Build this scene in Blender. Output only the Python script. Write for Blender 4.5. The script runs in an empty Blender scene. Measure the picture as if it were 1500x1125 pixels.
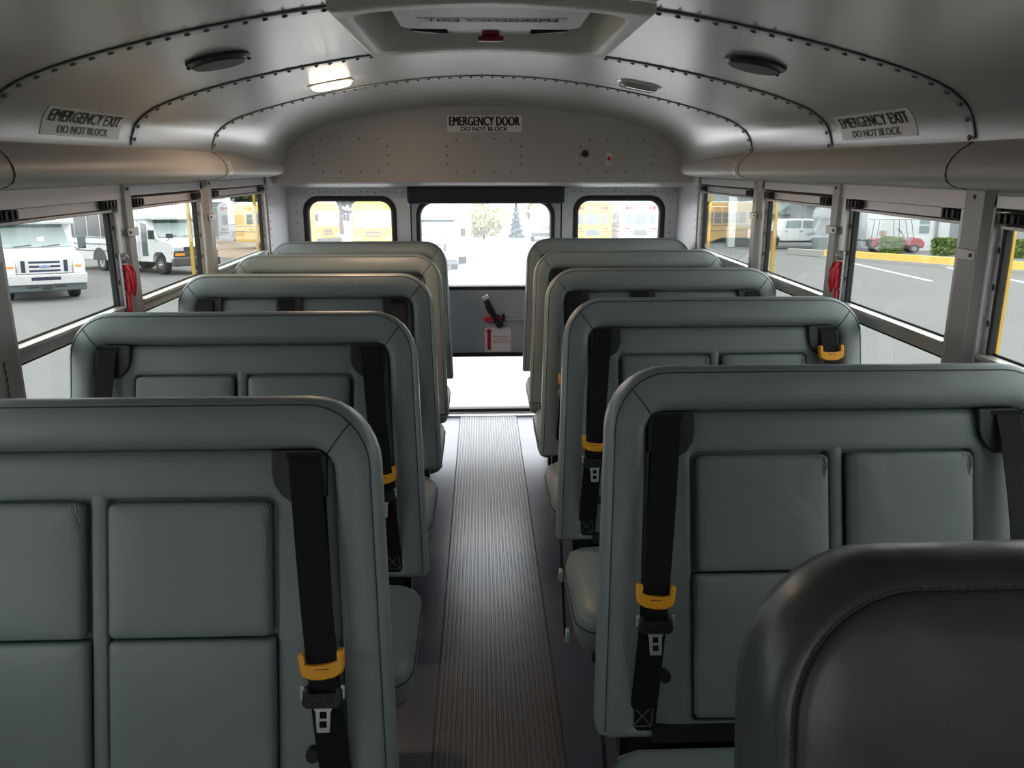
import bpy, bmesh, math, random
from mathutils import Vector, Matrix
random.seed(7)
R = math.radians
SC = bpy.context.scene
COL = SC.collection

# ------------------------------------------------------------------ camera
CAM = Vector((-.02, 0, 1.505)); TH = R(14.91); PS = R(2.12)
Fw = Vector((math.sin(PS)*math.cos(TH), math.cos(PS)*math.cos(TH), -math.sin(TH)))
Rt = Vector((math.cos(PS), -math.sin(PS), 0)); Up = Rt.cross(Fw)
cd = bpy.data.cameras.new('camera'); cam = bpy.data.objects.new('camera', cd); COL.objects.link(cam)
cd.sensor_width = 36; cd.lens = 28.8; cd.clip_start = .05; cd.clip_end = 600
cam.matrix_world = Matrix(((Rt.x, Up.x, -Fw.x, CAM.x), (Rt.y, Up.y, -Fw.y, CAM.y), (Rt.z, Up.z, -Fw.z, CAM.z), (0, 0, 0, 1)))
SC.camera = cam

# ------------------------------------------------------------------ light and exposure
vs = SC.view_settings
vs.view_transform = 'Standard'; vs.look = 'None'; vs.gamma = 1; vs.use_curve_mapping = False
vs.exposure = 2.12
w = bpy.data.worlds.new('overcast_sky'); SC.world = w; w.use_nodes = True
wn, wl = w.node_tree.nodes, w.node_tree.links
bg = wn['Background']
tc = wn.new('ShaderNodeTexCoord'); sx = wn.new('ShaderNodeSeparateXYZ'); rp = wn.new('ShaderNodeValToRGB')
wl.new(tc.outputs['Generated'], sx.inputs[0]); wl.new(sx.outputs['Z'], rp.inputs[0]); wl.new(rp.outputs[0], bg.inputs['Color'])
rp.color_ramp.elements[0].position = 0; rp.color_ramp.elements[0].color = (.97, .98, 1, 1)
rp.color_ramp.elements[1].position = .8; rp.color_ramp.elements[1].color = (.90, .94, 1, 1)
bg.inputs['Strength'].default_value = 1.25
sd = bpy.data.lights.new('hazy_sun', 'SUN'); so = bpy.data.objects.new('hazy_sun', sd); COL.objects.link(so)
sd.energy = .9; sd.angle = R(40); sd.color = (1, .97, .93); so.rotation_euler = (R(-38), R(8), 0)

# ------------------------------------------------------------------ materials
MATS = {}
def mat(name, col, rough=.5, metal=0, bump=0, bscale=40, vary=0, vscale=3, spec=.5, emit=None, stretch=None, coat=0, aniso=0):
    if name in MATS: return MATS[name]
    m = bpy.data.materials.new(name); m.use_nodes = True; MATS[name] = m
    n, l = m.node_tree.nodes, m.node_tree.links; b = n['Principled BSDF']
    c = tuple(col)+(1,)
    b.inputs['Base Color'].default_value = c; b.inputs['Roughness'].default_value = rough
    b.inputs['Metallic'].default_value = metal; b.inputs['Specular IOR Level'].default_value = spec
    b.inputs['Coat Weight'].default_value = coat
    t = n.new('ShaderNodeTexCoord')
    mp = n.new('ShaderNodeMapping'); l.new(t.outputs['Object'], mp.inputs[0])
    if stretch: mp.inputs['Scale'].default_value = stretch
    nz = n.new('ShaderNodeTexNoise'); nz.inputs['Scale'].default_value = vscale; nz.inputs['Detail'].default_value = 5
    l.new(mp.outputs[0], nz.inputs[0])
    if vary:
        mx = n.new('ShaderNodeMix'); mx.data_type = 'RGBA'
        mx.inputs[6].default_value = tuple(x*(1-vary) for x in col)+(1,)
        mx.inputs[7].default_value = tuple(min(1, x*(1+vary)) for x in col)+(1,)
        l.new(nz.outputs[0], mx.inputs[0]); l.new(mx.outputs[2], b.inputs['Base Color'])
    else:
        rr = n.new('ShaderNodeMapRange'); rr.inputs[3].default_value = max(0, rough-.05); rr.inputs[4].default_value = min(1, rough+.05)
        l.new(nz.outputs[0], rr.inputs[0]); l.new(rr.outputs[0], b.inputs['Roughness'])
    if bump:
        nb = n.new('ShaderNodeTexNoise'); nb.inputs['Scale'].default_value = bscale; nb.inputs['Detail'].default_value = 3
        l.new(mp.outputs[0], nb.inputs[0])
        bp = n.new('ShaderNodeBump'); bp.inputs['Strength'].default_value = bump; bp.inputs['Distance'].default_value = .01
        l.new(nb.outputs[0], bp.inputs['Height']); l.new(bp.outputs[0], b.inputs['Normal'])
    if emit:
        b.inputs['Emission Color'].default_value = tuple(emit[:3])+(1,); b.inputs['Emission Strength'].default_value = emit[3]
    return m

def vinyl(name, col, rough=.42):
    m = mat(name, col, rough, vary=.10, vscale=2.5)
    n, l = m.node_tree.nodes, m.node_tree.links; b = n['Principled BSDF']
    t = n.new('ShaderNodeTexCoord')
    a = n.new('ShaderNodeTexNoise'); a.inputs['Scale'].default_value = 5; a.inputs['Detail'].default_value = 2; a.inputs['Distortion'].default_value = .6
    v = n.new('ShaderNodeTexVoronoi'); v.inputs['Scale'].default_value = 420
    l.new(t.outputs['Object'], a.inputs[0]); l.new(t.outputs['Object'], v.inputs[0])
    b1 = n.new('ShaderNodeBump'); b1.inputs['Strength'].default_value = .35; b1.inputs['Distance'].default_value = .02
    b2 = n.new('ShaderNodeBump'); b2.inputs['Strength'].default_value = .08; b2.inputs['Distance'].default_value = .001
    l.new(a.outputs[0], b1.inputs['Height']); l.new(v.outputs[0], b2.inputs['Height'])
    l.new(b1.outputs[0], b2.inputs['Normal']); l.new(b2.outputs[0], b.inputs['Normal'])
    return m

def glass(name, tint, veil=0):
    m = bpy.data.materials.new(name); m.use_nodes = True; MATS[name] = m
    n, l = m.node_tree.nodes, m.node_tree.links; n.remove(n['Principled BSDF'])
    tr = n.new('ShaderNodeBsdfTransparent'); tr.inputs[0].default_value = tuple(tint)+(1,)
    gl = n.new('ShaderNodeBsdfGlossy'); gl.inputs['Roughness'].default_value = .01
    fr = n.new('ShaderNodeLayerWeight'); fr.inputs[0].default_value = .5
    pw = n.new('ShaderNodeMath'); pw.operation = 'POWER'; pw.inputs[1].default_value = 5; l.new(fr.outputs['Facing'], pw.inputs[0])
    ma = n.new('ShaderNodeMath'); ma.operation = 'MULTIPLY_ADD'; ma.inputs[1].default_value = .8; ma.inputs[2].default_value = .03; l.new(pw.outputs[0], ma.inputs[0])
    mx = n.new('ShaderNodeMixShader'); l.new(ma.outputs[0], mx.inputs[0]); l.new(tr.outputs[0], mx.inputs[1]); l.new(gl.outputs[0], mx.inputs[2])
    out = mx
    if veil:  # translucent share imitates a pale haze of glare over the view
        tl = n.new('ShaderNodeBsdfTranslucent'); tl.inputs[0].default_value = (.9, .93, 1, 1)
        out = n.new('ShaderNodeMixShader'); out.inputs[0].default_value = veil; l.new(mx.outputs[0], out.inputs[1]); l.new(tl.outputs[0], out.inputs[2])
    l.new(out.outputs[0], n['Material Output'].inputs[0]); return m

VIN = vinyl('teal_grey_vinyl', (.222, .256, .256))
VIN2 = vinyl('teal_grey_vinyl_inner', (.208, .241, .242), .45)
VIND = vinyl('shaded_grey_vinyl', (.070, .080, .077), .34)  # low light on the near barrier is put into this darker vinyl colour
SEAM = mat('dark_thread', (.03, .036, .038), .7)
BLACK = mat('black_plastic', (.012, .012, .013), .38)
PLATE = mat('charcoal_plastic', (.024, .028, .030), .5)
WEB = mat('black_webbing', (.004, .004, .005), .65, spec=.3, bump=.3, bscale=500, stretch=(1, 8, 1))
STITCH = mat('grey_stitching', (.16, .16, .16), .7)
ORANGE = mat('orange_plastic', (.95, .42, .015), .4)
CHROME = mat('chrome', (.88, .88, .90), .28, .85)
STEEL = mat('black_steel', (.02, .02, .022), .45, .3)
CEIL = mat('ceiling_panel', (.52, .515, .50), .30, .6, bump=.05, bscale=2, stretch=(1, .3, 1))
BULK = mat('rear_panel_paint', (.46, .445, .435), .42, .15, bump=.03, bscale=3)
BOW = mat('bow_metal', (.45, .45, .45), .35, .7)
RIV = mat('rivet_metal', (.14, .14, .145), .4, .6)
MOLD = mat('moulding_plastic', (.55, .53, .515), .5, .1)
WALLG = mat('grey_wall_panel', (.58, .58, .60), .4, .3)
ALU = mat('window_aluminium', (.58, .57, .56), .34, .6, bump=.04, bscale=60, stretch=(1, 1, .1))
ALUW = mat('window_aluminium_warm', (.54, .49, .475), .36, .6)
PIL = mat('pillar_paint', (.36, .355, .345), .4, .4)
RUB = mat('black_rubber', (.012, .012, .016), .55)
SLOT = mat('dark_slot', (.02, .02, .02), .7)
YEL = mat('bus_yellow_paint', (.86, .52, .03), .4)
FLOOR = mat('grey_floor_vinyl', (.092, .094, .132), .22, spec=.8, vary=.12, vscale=8, bump=.03, bscale=20)
MAT = mat('ribbed_rubber', (.098, .097, .101), .27, spec=.8, vary=.1, vscale=6)
WHITE = mat('white_plastic', (.66, .65, .63), .4)
HATCHP = mat('hatch_plastic', (.66, .65, .59), .42)
SIGN = mat('sign_white', (.80, .79, .78), .35)
INK = mat('sign_black', (.008, .008, .01), .4)
RED = mat('red_plastic', (.60, .012, .03), .35)
DRED = mat('dark_red_plastic', (.22, .008, .02), .35)
SPK = mat('speaker_grille', (.018, .022, .020), .5, bump=.5, bscale=600)
HEADP = mat('black_pad_vinyl', (.014, .015, .020), .45, bump=.1, bscale=30)
DOORG = mat('door_grey_paint', (.42, .42, .445), .4, .2)
GSIDE = glass('tinted_side_glass', (.70, .72, .70))
GREAR = glass('glare_veiled_rear_glass', (.96, .97, .97), .065)  # overexposed outdoor haze is mixed into these panes
LENS = mat('lamp_lens', (.8, .78, .7), .2, emit=(1, .82, .6, 9))
LENSO = mat('lamp_lens_off', (.35, .34, .32), .12, coat=1)

# ------------------------------------------------------------------ mesh helpers
def V(*a): return Vector(a)
class MB:
    def __init__(s): s.b = bmesh.new(); s.mi = 0
    def face(s, vs):
        try:
            f = s.b.faces.new(vs); f.material_index = s.mi; return f
        except ValueError: return None
    def box(s, c, d, rot=None):
        vs = []
        for x in (-.5, .5):
            for y in (-.5, .5):
                for z in (-.5, .5):
                    p = V(x*d[0], y*d[1], z*d[2])
                    if rot: p = rot @ p
                    vs.append(s.b.verts.new(p+V(*c)))
        for q in ((0, 1, 3, 2), (4, 6, 7, 5), (0, 4, 5, 1), (2, 3, 7, 6), (0, 2, 6, 4), (1, 5, 7, 3)): s.face([vs[i] for i in q])
        return s
    def bb(s, x0, x1, y0, y1, z0, z1):
        return s.box(((x0+x1)/2, (y0+y1)/2, (z0+z1)/2), (abs(x1-x0), abs(y1-y0), abs(z1-z0)))
    def loft(s, loops, cap0=True, cap1=True, closed=True):
        rs = [[s.b.verts.new(p) for p in L] for L in loops]
        n = len(rs[0])
        for a, b in zip(rs, rs[1:]):
            for i in range(n if closed else n-1):
                j = (i+1) % n; s.face([a[i], a[j], b[j], b[i]])
        if cap0: s.face(rs[0][::-1])
        if cap1: s.face(rs[-1])
        return s
    def cyl(s, p0, p1, r0, r1=None, n=16, caps=True):
        p0, p1 = V(*p0), V(*p1); r1 = r0 if r1 is None else r1
        d = (p1-p0).normalized(); a = d.orthogonal().normalized(); b = d.cross(a)
        L = [[p+(a*math.cos(6.28318*i/n)+b*math.sin(6.28318*i/n))*r for i in range(n)] for p, r in ((p0, r0), (p1, r1))]
        return s.loft(L, caps, caps)
    def tube(s, pts, r, n=6, closed=False):
        pts = [V(*p) for p in pts]; L = []; m = len(pts); pa = None
        for i, p in enumerate(pts):
            d = (pts[min(i+1, m-1)]-pts[max(i-1, 0)])
            if d.length < 1e-9: d = V(0, 0, 1)
            d.normalize()
            a = d.orthogonal().normalized() if pa is None else (pa-d*pa.dot(d)).normalized()
            pa = a; b = d.cross(a)
            L.append([p+(a*math.cos(6.28318*k/n)+b*math.sin(6.28318*k/n))*r for k in range(n)])
        return s.loft(L)
    def dome(s, c, nrm, r, h, n=8):
        c = V(*c); d = V(*nrm).normalized(); a = d.orthogonal().normalized(); b = d.cross(a)
        L = [[c+d*(h*math.sin(t))+(a*math.cos(6.28318*i/n)+b*math.sin(6.28318*i/n))*r*math.cos(t) for i in range(n)] for t in (0, .6, 1.2)]
        return s.loft(L, False, True)
    def prism(s, poly, vec):
        v = V(*vec); return s.loft([[V(*p) for p in poly], [V(*p)+v for p in poly]])
def build(name, mb, m, parent=None, bevel=0, smooth=True, seg=2, loc=None, ang=35):
    b = mb.b; bmesh.ops.remove_doubles(b, verts=b.verts, dist=1e-5); bmesh.ops.recalc_face_normals(b, faces=b.faces)
    me = bpy.data.meshes.new(name); b.to_mesh(me); b.free()
    for x in (m if isinstance(m, (list, tuple)) else [m]): me.materials.append(x)
    o = bpy.data.objects.new(name, me); COL.objects.link(o)
    if parent: o.parent = parent
    if loc is not None: o.location = loc
    if bevel:
        md = o.modifiers.new('b', 'BEVEL'); md.width = bevel; md.segments = seg; md.limit_method = 'ANGLE'; md.angle_limit = R(40)
    if smooth:
        for p in me.polygons: p.use_smooth = True
        try: me.set_sharp_from_angle(angle=R(ang))
        except Exception: pass
    return o
def empty(name, loc=(0, 0, 0), rz=0):
    o = bpy.data.objects.new(name, None); COL.objects.link(o); o.location = loc; o.rotation_euler = (0, 0, rz); o.empty_display_size = .1; return o
def tag(o, label=None, cat=None, group=None, kind=None):
    for k, v in (('label', label), ('category', cat), ('group', group), ('kind', kind)):
        if v: o[k] = v
    return o
def struct(o, label=None):
    o['kind'] = 'structure'
    if label: o['label'] = label
    return o
def rrect(x0, x1, z0, z1, r, k=6, r2=None):
    """closed outline (x,z); r top corners, r2 bottom corners; 4*k points"""
    r2 = r if r2 is None else r2; out = []
    for cx, cz, rr, a0 in ((x1-r2, z0+r2, r2, -90), (x1-r, z1-r, r, 0), (x0+r, z1-r, r, 90), (x0+r2, z0+r2, r2, 180)):
        for i in range(k):
            a = R(a0+90*i/(k-1)); out.append((cx+rr*math.cos(a), cz+rr*math.sin(a)))
    return out
def textmesh(txt, wdt, hgt, thick=.0):
    cu = bpy.data.curves.new('t', 'FONT'); cu.body = txt; cu.align_x = 'CENTER'; cu.resolution_u = 3
    o = bpy.data.objects.new('t', cu); COL.objects.link(o)
    me = bpy.data.meshes.new_from_object(o.evaluated_get(bpy.context.evaluated_depsgraph_get()))
    bpy.data.objects.remove(o); bpy.data.curves.remove(cu)
    xs = [v.co.x for v in me.vertices]; ys = [v.co.y for v in me.vertices]
    cx, cy = (min(xs)+max(xs))/2, (min(ys)+max(ys))/2; sx, sy = wdt/(max(xs)-min(xs)), hgt/(max(ys)-min(ys))
    b = bmesh.new(); b.from_mesh(me); bpy.data.meshes.remove(me)
    for v in b.verts: v.co = V((v.co.x-cx)*sx, (v.co.y-cy)*sy, 0)
    return b
def add_text(mb, txt, wdt, hgt, fn, offx=0, offy=0, cuts=0, bold=0):
    """fn(x,y)->Vector; writes text into mb"""
    t = textmesh(txt, wdt, hgt)
    for i in range(1, cuts):
        y = -hgt/2+hgt*i/cuts
        bmesh.ops.bisect_plane(t, geom=t.verts[:]+t.edges[:]+t.faces[:], plane_co=(0, y, 0), plane_no=(0, 1, 0))
    for dx in ((0,) if not bold else (-bold, 0, bold)):
        mp = {v: mb.b.verts.new(fn(v.co.x+offx+dx, v.co.y+offy)+V(0, 0, 0)) for v in t.verts}
        for f in t.faces: mb.face([mp[v] for v in f.verts])
    t.free()

# ------------------------------------------------------------------ bus shell
YF, YR = -2.4, 4.95
PROF = [(1.112, 1.560), (1.110, 1.575), (1.103, 1.60), (1.09, 1.628), (1.07, 1.65), (1.03, 1.677), (.97, 1.702), (.88, 1.730), (.75, 1.763), (.6, 1.795), (.4, 1.829), (.2, 1.851), (0, 1.859)]
PR2 = [(1.07, 1.505), (1.066, 1.52), (1.058, 1.545), (1.045, 1.575), (1.025, 1.605), (.99, 1.640), (.93, 1.676), (.84, 1.712), (.70, 1.750), (.56, 1.773), (.37, 1.797), (.18, 1.811), (0, 1.816)]
def densify(P, k=3):
    out = []; n = len(P)
    for i in range(n-1):
        p0, p1, p2, p3 = P[max(i-1, 0)], P[i], P[i+1], P[min(i+2, n-1)]
        for j in range(k):
            t = j/k
            out.append(tuple(.5*((2*p1[a])+(-p0[a]+p2[a])*t+(2*p0[a]-5*p1[a]+4*p2[a]-p3[a])*t*t+(-p0[a]+3*p1[a]-3*p2[a]+p3[a])*t**3) for a in (0, 1)))
    out.append(P[-1]); return out
def full(P): return [(x, z) for x, z in P]+[(-x, z) for x, z in P[-2::-1]]
DP = densify(PROF); FP = full(DP); FP2 = full(densify(PR2))
def ceil_z(x):
    x = abs(x)
    for (x0, z0), (x1, z1) in zip(DP, DP[1:]):
        if x1 <= x <= x0: return z0+(z1-z0)*(x0-x)/max(1e-6, x0-x1)
    return DP[0][1]
def arc_pt(t):
    """point and inward normal on the right profile at arc length t above the base"""
    t += .015
    for (x0, z0), (x1, z1) in zip(DP, DP[1:]):
        d = math.hypot(x1-x0, z1-z0)
        if t <= d: return x0+(x1-x0)*t/d, z0+(z1-z0)*t/d, -(z1-z0)/d*-1, (x1-x0)/d
        t -= d
    return DP[-1][0], DP[-1][1], 0, -1
# ceiling with an opening for the hatch (x +-.30, y 2.03..2.64)
HX, HY0, HY1 = .315, 1.915, 2.56
XS = sorted(set([round(x, 5) for x, z in FP]+[HX, -HX]))
mb = MB()
def cz(x): return ceil_z(x)
ys = [YF, -1.5, -.5, .33, 1.13, HY0, HY1, 2.72, 3.52]
prof = [(x, z) for x, z in FP]
# insert hatch edges
ins = []
for (a, b) in zip(prof, prof[1:]):
    ins.append(a)
    for h in (HX, -HX):
        if (a[0]-h)*(b[0]-h) < 0: ins.append((h, cz(h)))
ins.append(prof[-1]); prof = ins
rows = [[mb.b.verts.new((x, y, z)) for x, z in prof] for y in ys]
for j in range(len(ys)-1):
    for i in range(len(prof)-1):
        if ys[j] == HY0 and abs((prof[i][0]+prof[i+1][0])/2) < HX: continue
        mb.face([rows[j][i], rows[j][i+1], rows[j+1][i+1], rows[j+1][i]])
prev = None
for k in range(9):
    t = k/8; y = 3.52+t*(4.62-3.52); s = t*t*(3-2*t)
    L = [mb.b.verts.new((a[0]*(1-s)+b[0]*s, y, a[1]*(1-s)+b[1]*s)) for a, b in zip(FP, FP2)]
    if prev:
        for i in range(len(L)-1): mb.face([prev[i], prev[i+1], L[i+1], L[i]])
    prev = L
struct(build('ceiling', mb, CEIL, ang=60), 'curved grey metal bus ceiling panels')
# roof skin above
mb = MB(); mb.loft([[V(x*1.09, y, z+.07) for x, z in FP] for y in (YF-.05, HY0-.02)], False, False, False)
mb.loft([[V(x*1.09, y, z+.07) for x, z in FP] for y in (HY1+.02, 5.0)], False, False, False)
for s in (1, -1):
    mb.loft([[V(s*x*1.09, y, z+.07) for x, z in DP if x > .3] for y in (HY0-.02, HY1+.02)], False, False, False)
struct(build('trim_1', mb, YEL), 'outer yellow roof skin')
# roof bows with rivets
TN = [2]
def trim(mb, m, label, **k):
    o = build('trim_%d' % TN[0], mb, m, **k); TN[0] += 1; return struct(o, label)
def off(P, i, d):
    a, b = P[max(i-1, 0)], P[min(i+1, len(P)-1)]; t = V(b[0]-a[0], 0, b[1]-a[1]).normalized(); n = V(-t.z, 0, t.x)
    return V(P[i][0], 0, P[i][1])+n*d, n
FPB = FP[2:-2]
for yb in (-.47, .33, 1.13, 1.93, 2.72, 3.52):
    mb = MB(); a = []; b2 = []
    for i in range(len(FPB)):
        p, n = off(FPB, i, .0005); q, _ = off(FPB, i, .005)
        a.append((p, q, n))
    runs = [a] if yb != 1.93 else [[t for t in a if t[0].x > .30], [t for t in a if t[0].x < -.30]]
    for rr_ in runs: mb.loft([[p+V(0, yb-.017, 0), q+V(0, yb-.016, 0), q+V(0, yb+.016, 0), p+V(0, yb+.017, 0)] for p, q, n in rr_])
    mb.mi = 2
    for rr_ in runs: mb.loft([[p+n*.0005+V(0, yb-.0188, 0), p+n*.0016+V(0, yb-.0188, 0), p+n*.0016+V(0, yb-.0168, 0), p+n*.0005+V(0, yb-.0168, 0)] for p, q, n in rr_])
    mb.mi = 1
    L = 0
    for i in range(1, len(a)):
        seg = (a[i][0]-a[i-1][0]); d = seg.length; s0 = L
        while s0 < d:
            if yb == 1.93 and abs(a[i][0].x) < .33: s0 += .043; continue
            p = a[i-1][1]+(a[i][1]-a[i-1][1])*(s0/d); mb.dome(p+V(0, yb, 0), a[i][2], .0072, .004, 7); mb.dome(p+V(0, yb-.009, 0)+a[i][2]*.003, a[i][2], .005, .003, 6)
            s0 += .043
        L = s0-d
    trim(mb, [BOW, RIV, SLOT], 'riveted roof bow seam across the ceiling', ang=60)
# bulkhead above the rear windows, with the slanted ledge below it
mb = MB()
pl = [(x, z) for x, z in FP2]
poly = [V(x*1.03, 4.60, z+.012) for x, z in pl]+[V(-1.16, 4.60, 1.50), V(-1.16, 4.60, 1.419), V(1.16, 4.60, 1.419), V(1.16, 4.60, 1.50)]
f = [mb.b.verts.new(p) for p in poly]; mb.face(f)
mb.loft([[V(-1.16, 4.60, 1.419), V(-1.16, 4.615, 1.409), V(-1.16, 4.955, 1.375)], [V(1.16, 4.60, 1.419), V(1.16, 4.615, 1.409), V(1.16, 4.955, 1.375)]], False, False, False)
mb.mi = 1
for cx, cz0, rx, rz_ in ((-.72, 1.56, .2, .085), (0, 1.56, .2, .085), (.72, 1.56, .2, .085)):
    for k in range(14):
        a = 6.28318*k/14; mb.dome((cx+rx*max(-1, min(1, 1.2*math.cos(a))), 4.599, cz0+rz_*max(-1, min(1, 1.25*math.sin(a)))), (0, -1, 0), .005, .003, 6)
trim(mb, [BULK, RIV], 'riveted grey bulkhead above the rear windows')
# side mouldings (bulging wire covers) in segments
MP = [(1.116, 1.578), (1.114, 1.559), (1.104, 1.551), (1.088, 1.540), (1.073, 1.524), (1.063, 1.505), (1.061, 1.486), (1.067, 1.470), (1.084, 1.459), (1.115, 1.452), (1.15, 1.448), (1.15, 1.578)]
for s in (-1, 1):
    for i, (a, b) in enumerate(((YF, .33), (.332, 1.928), (1.9305, 3.518), (3.5205, 4.56))):
        mb = MB(); P = densify(MP[:10])+MP[10:]
        def sec(y, k): return [V(s*(x+(1.10-x)*(1-k) if x < 1.10 else x), y, z+(1.50-z)*(1-k)*.6) for x, z in P]
        L = [sec(a, 1), sec(a+.02, 1), sec(b-.05, 1)]
        if i == 3: L += [sec(b-.02, .97), sec(b, .85), sec(b+.012, .6), sec(b+.02, .2)]
        else: L += [sec(b, 1)]
        mb.loft(L)
        if i == 3: mb.mi = 1; mb.loft([[V(s*(x-.004), y, z) for x, z in MP[4:9]]+[V(s*(x+.01), y, z) for x, z in MP[8:3:-1]] for y in (a+.03, a+.075)])
        if i < 3:
            mb.mi = 2; mb.loft([[V(s*(x-.003), y, z-.001*(z < 1.5)) for x, z in MP[1:10]]+[V(s*(x+.01), y, z) for x, z in MP[9:0:-1]] for y in (b-.0015, b+.0005)])
        trim(mb, [MOLD, WHITE, SLOT], 'bulging %s side moulding over the windows' % ('left' if s < 0 else 'right'), ang=50)
# side walls
BAYS = [(-1.26, -.62, 0), (.38, 1.07, 0), (1.17, 1.885, 0), (1.965, 2.665, 1), (2.735, 3.465, 0), (3.545, 4.47, 0)]
Z0, Z1 = .72, 1.440
for s, side in ((-1, 'left'), (1, 'right')):
    mb = MB(); X0, X1 = s*1.153, s*1.187
    mb.bb(X0, X1, YF, 5.0, -.02, Z0); mb.bb(X0, X1, YF, 5.0, Z1, 1.60)
    e = [YF]+[v for b in BAYS for v in b[:2]]+[5.0]
    for a, b in zip(e[::2], e[1::2]): mb.bb(X0, X1, a, b, Z0, Z1)
    mb.mi = 1
    mb.bb(s*1.188, s*1.197, YF, 5.0, -.6, Z0-.01); mb.bb(s*1.188, s*1.197, YF, 5.0, Z1+.01, 1.6)
    o = struct(build('wall_'+side, mb, [PIL, YEL], bevel=.003), '%s side wall of the bus' % side)
    # pillar covers
    for a, b in zip([x[1] for x in BAYS[:-1]], [x[0] for x in BAYS[1:]]):
        mb = MB(); c = (a+b)/2; h = .036 if c > 2.2 else .050
        mb.loft([[V(s*1.155, c-h-.008, z), V(s*1.148, c-h, z), V(s*1.136, c-h+.012, z), V(s*1.136, c+h-.012, z), V(s*1.148, c+h, z), V(s*1.155, c+h+.008, z)] for z in (.70, 1.452)])
        mb.mi = 1
        mb.bb(s*1.138, s*1.131, c-.034, c+.040, 1.288, 1.314)
        mb.mi = 2; mb.dome((s*1.131, c-.022, 1.301), (-s, 0, 0), .006, .004); mb.dome((s*1.136, c, 1.435), (-s, 0, 0), .006, .004)
        trim(mb, [PIL, ALUW, RIV], 'grey %s wall pillar cover with clip' % side, bevel=.002)
# lit panel between last window and rear wall, with rivet rows
for s in (-1, 1):
    mb = MB(); mb.bb(s*1.145, s*1.153, 4.475, 4.95, .72, 1.45)
    mb.mi = 1
    for k in range(16): mb.dome((s*1.145, 4.50, .76+.042*k), (-s, 0, 0), .0045, .003, 6)
    trim(mb, [WALLG, RIV], 'riveted light panel beside the last %s window' % ('left' if s < 0 else 'right'))
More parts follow.
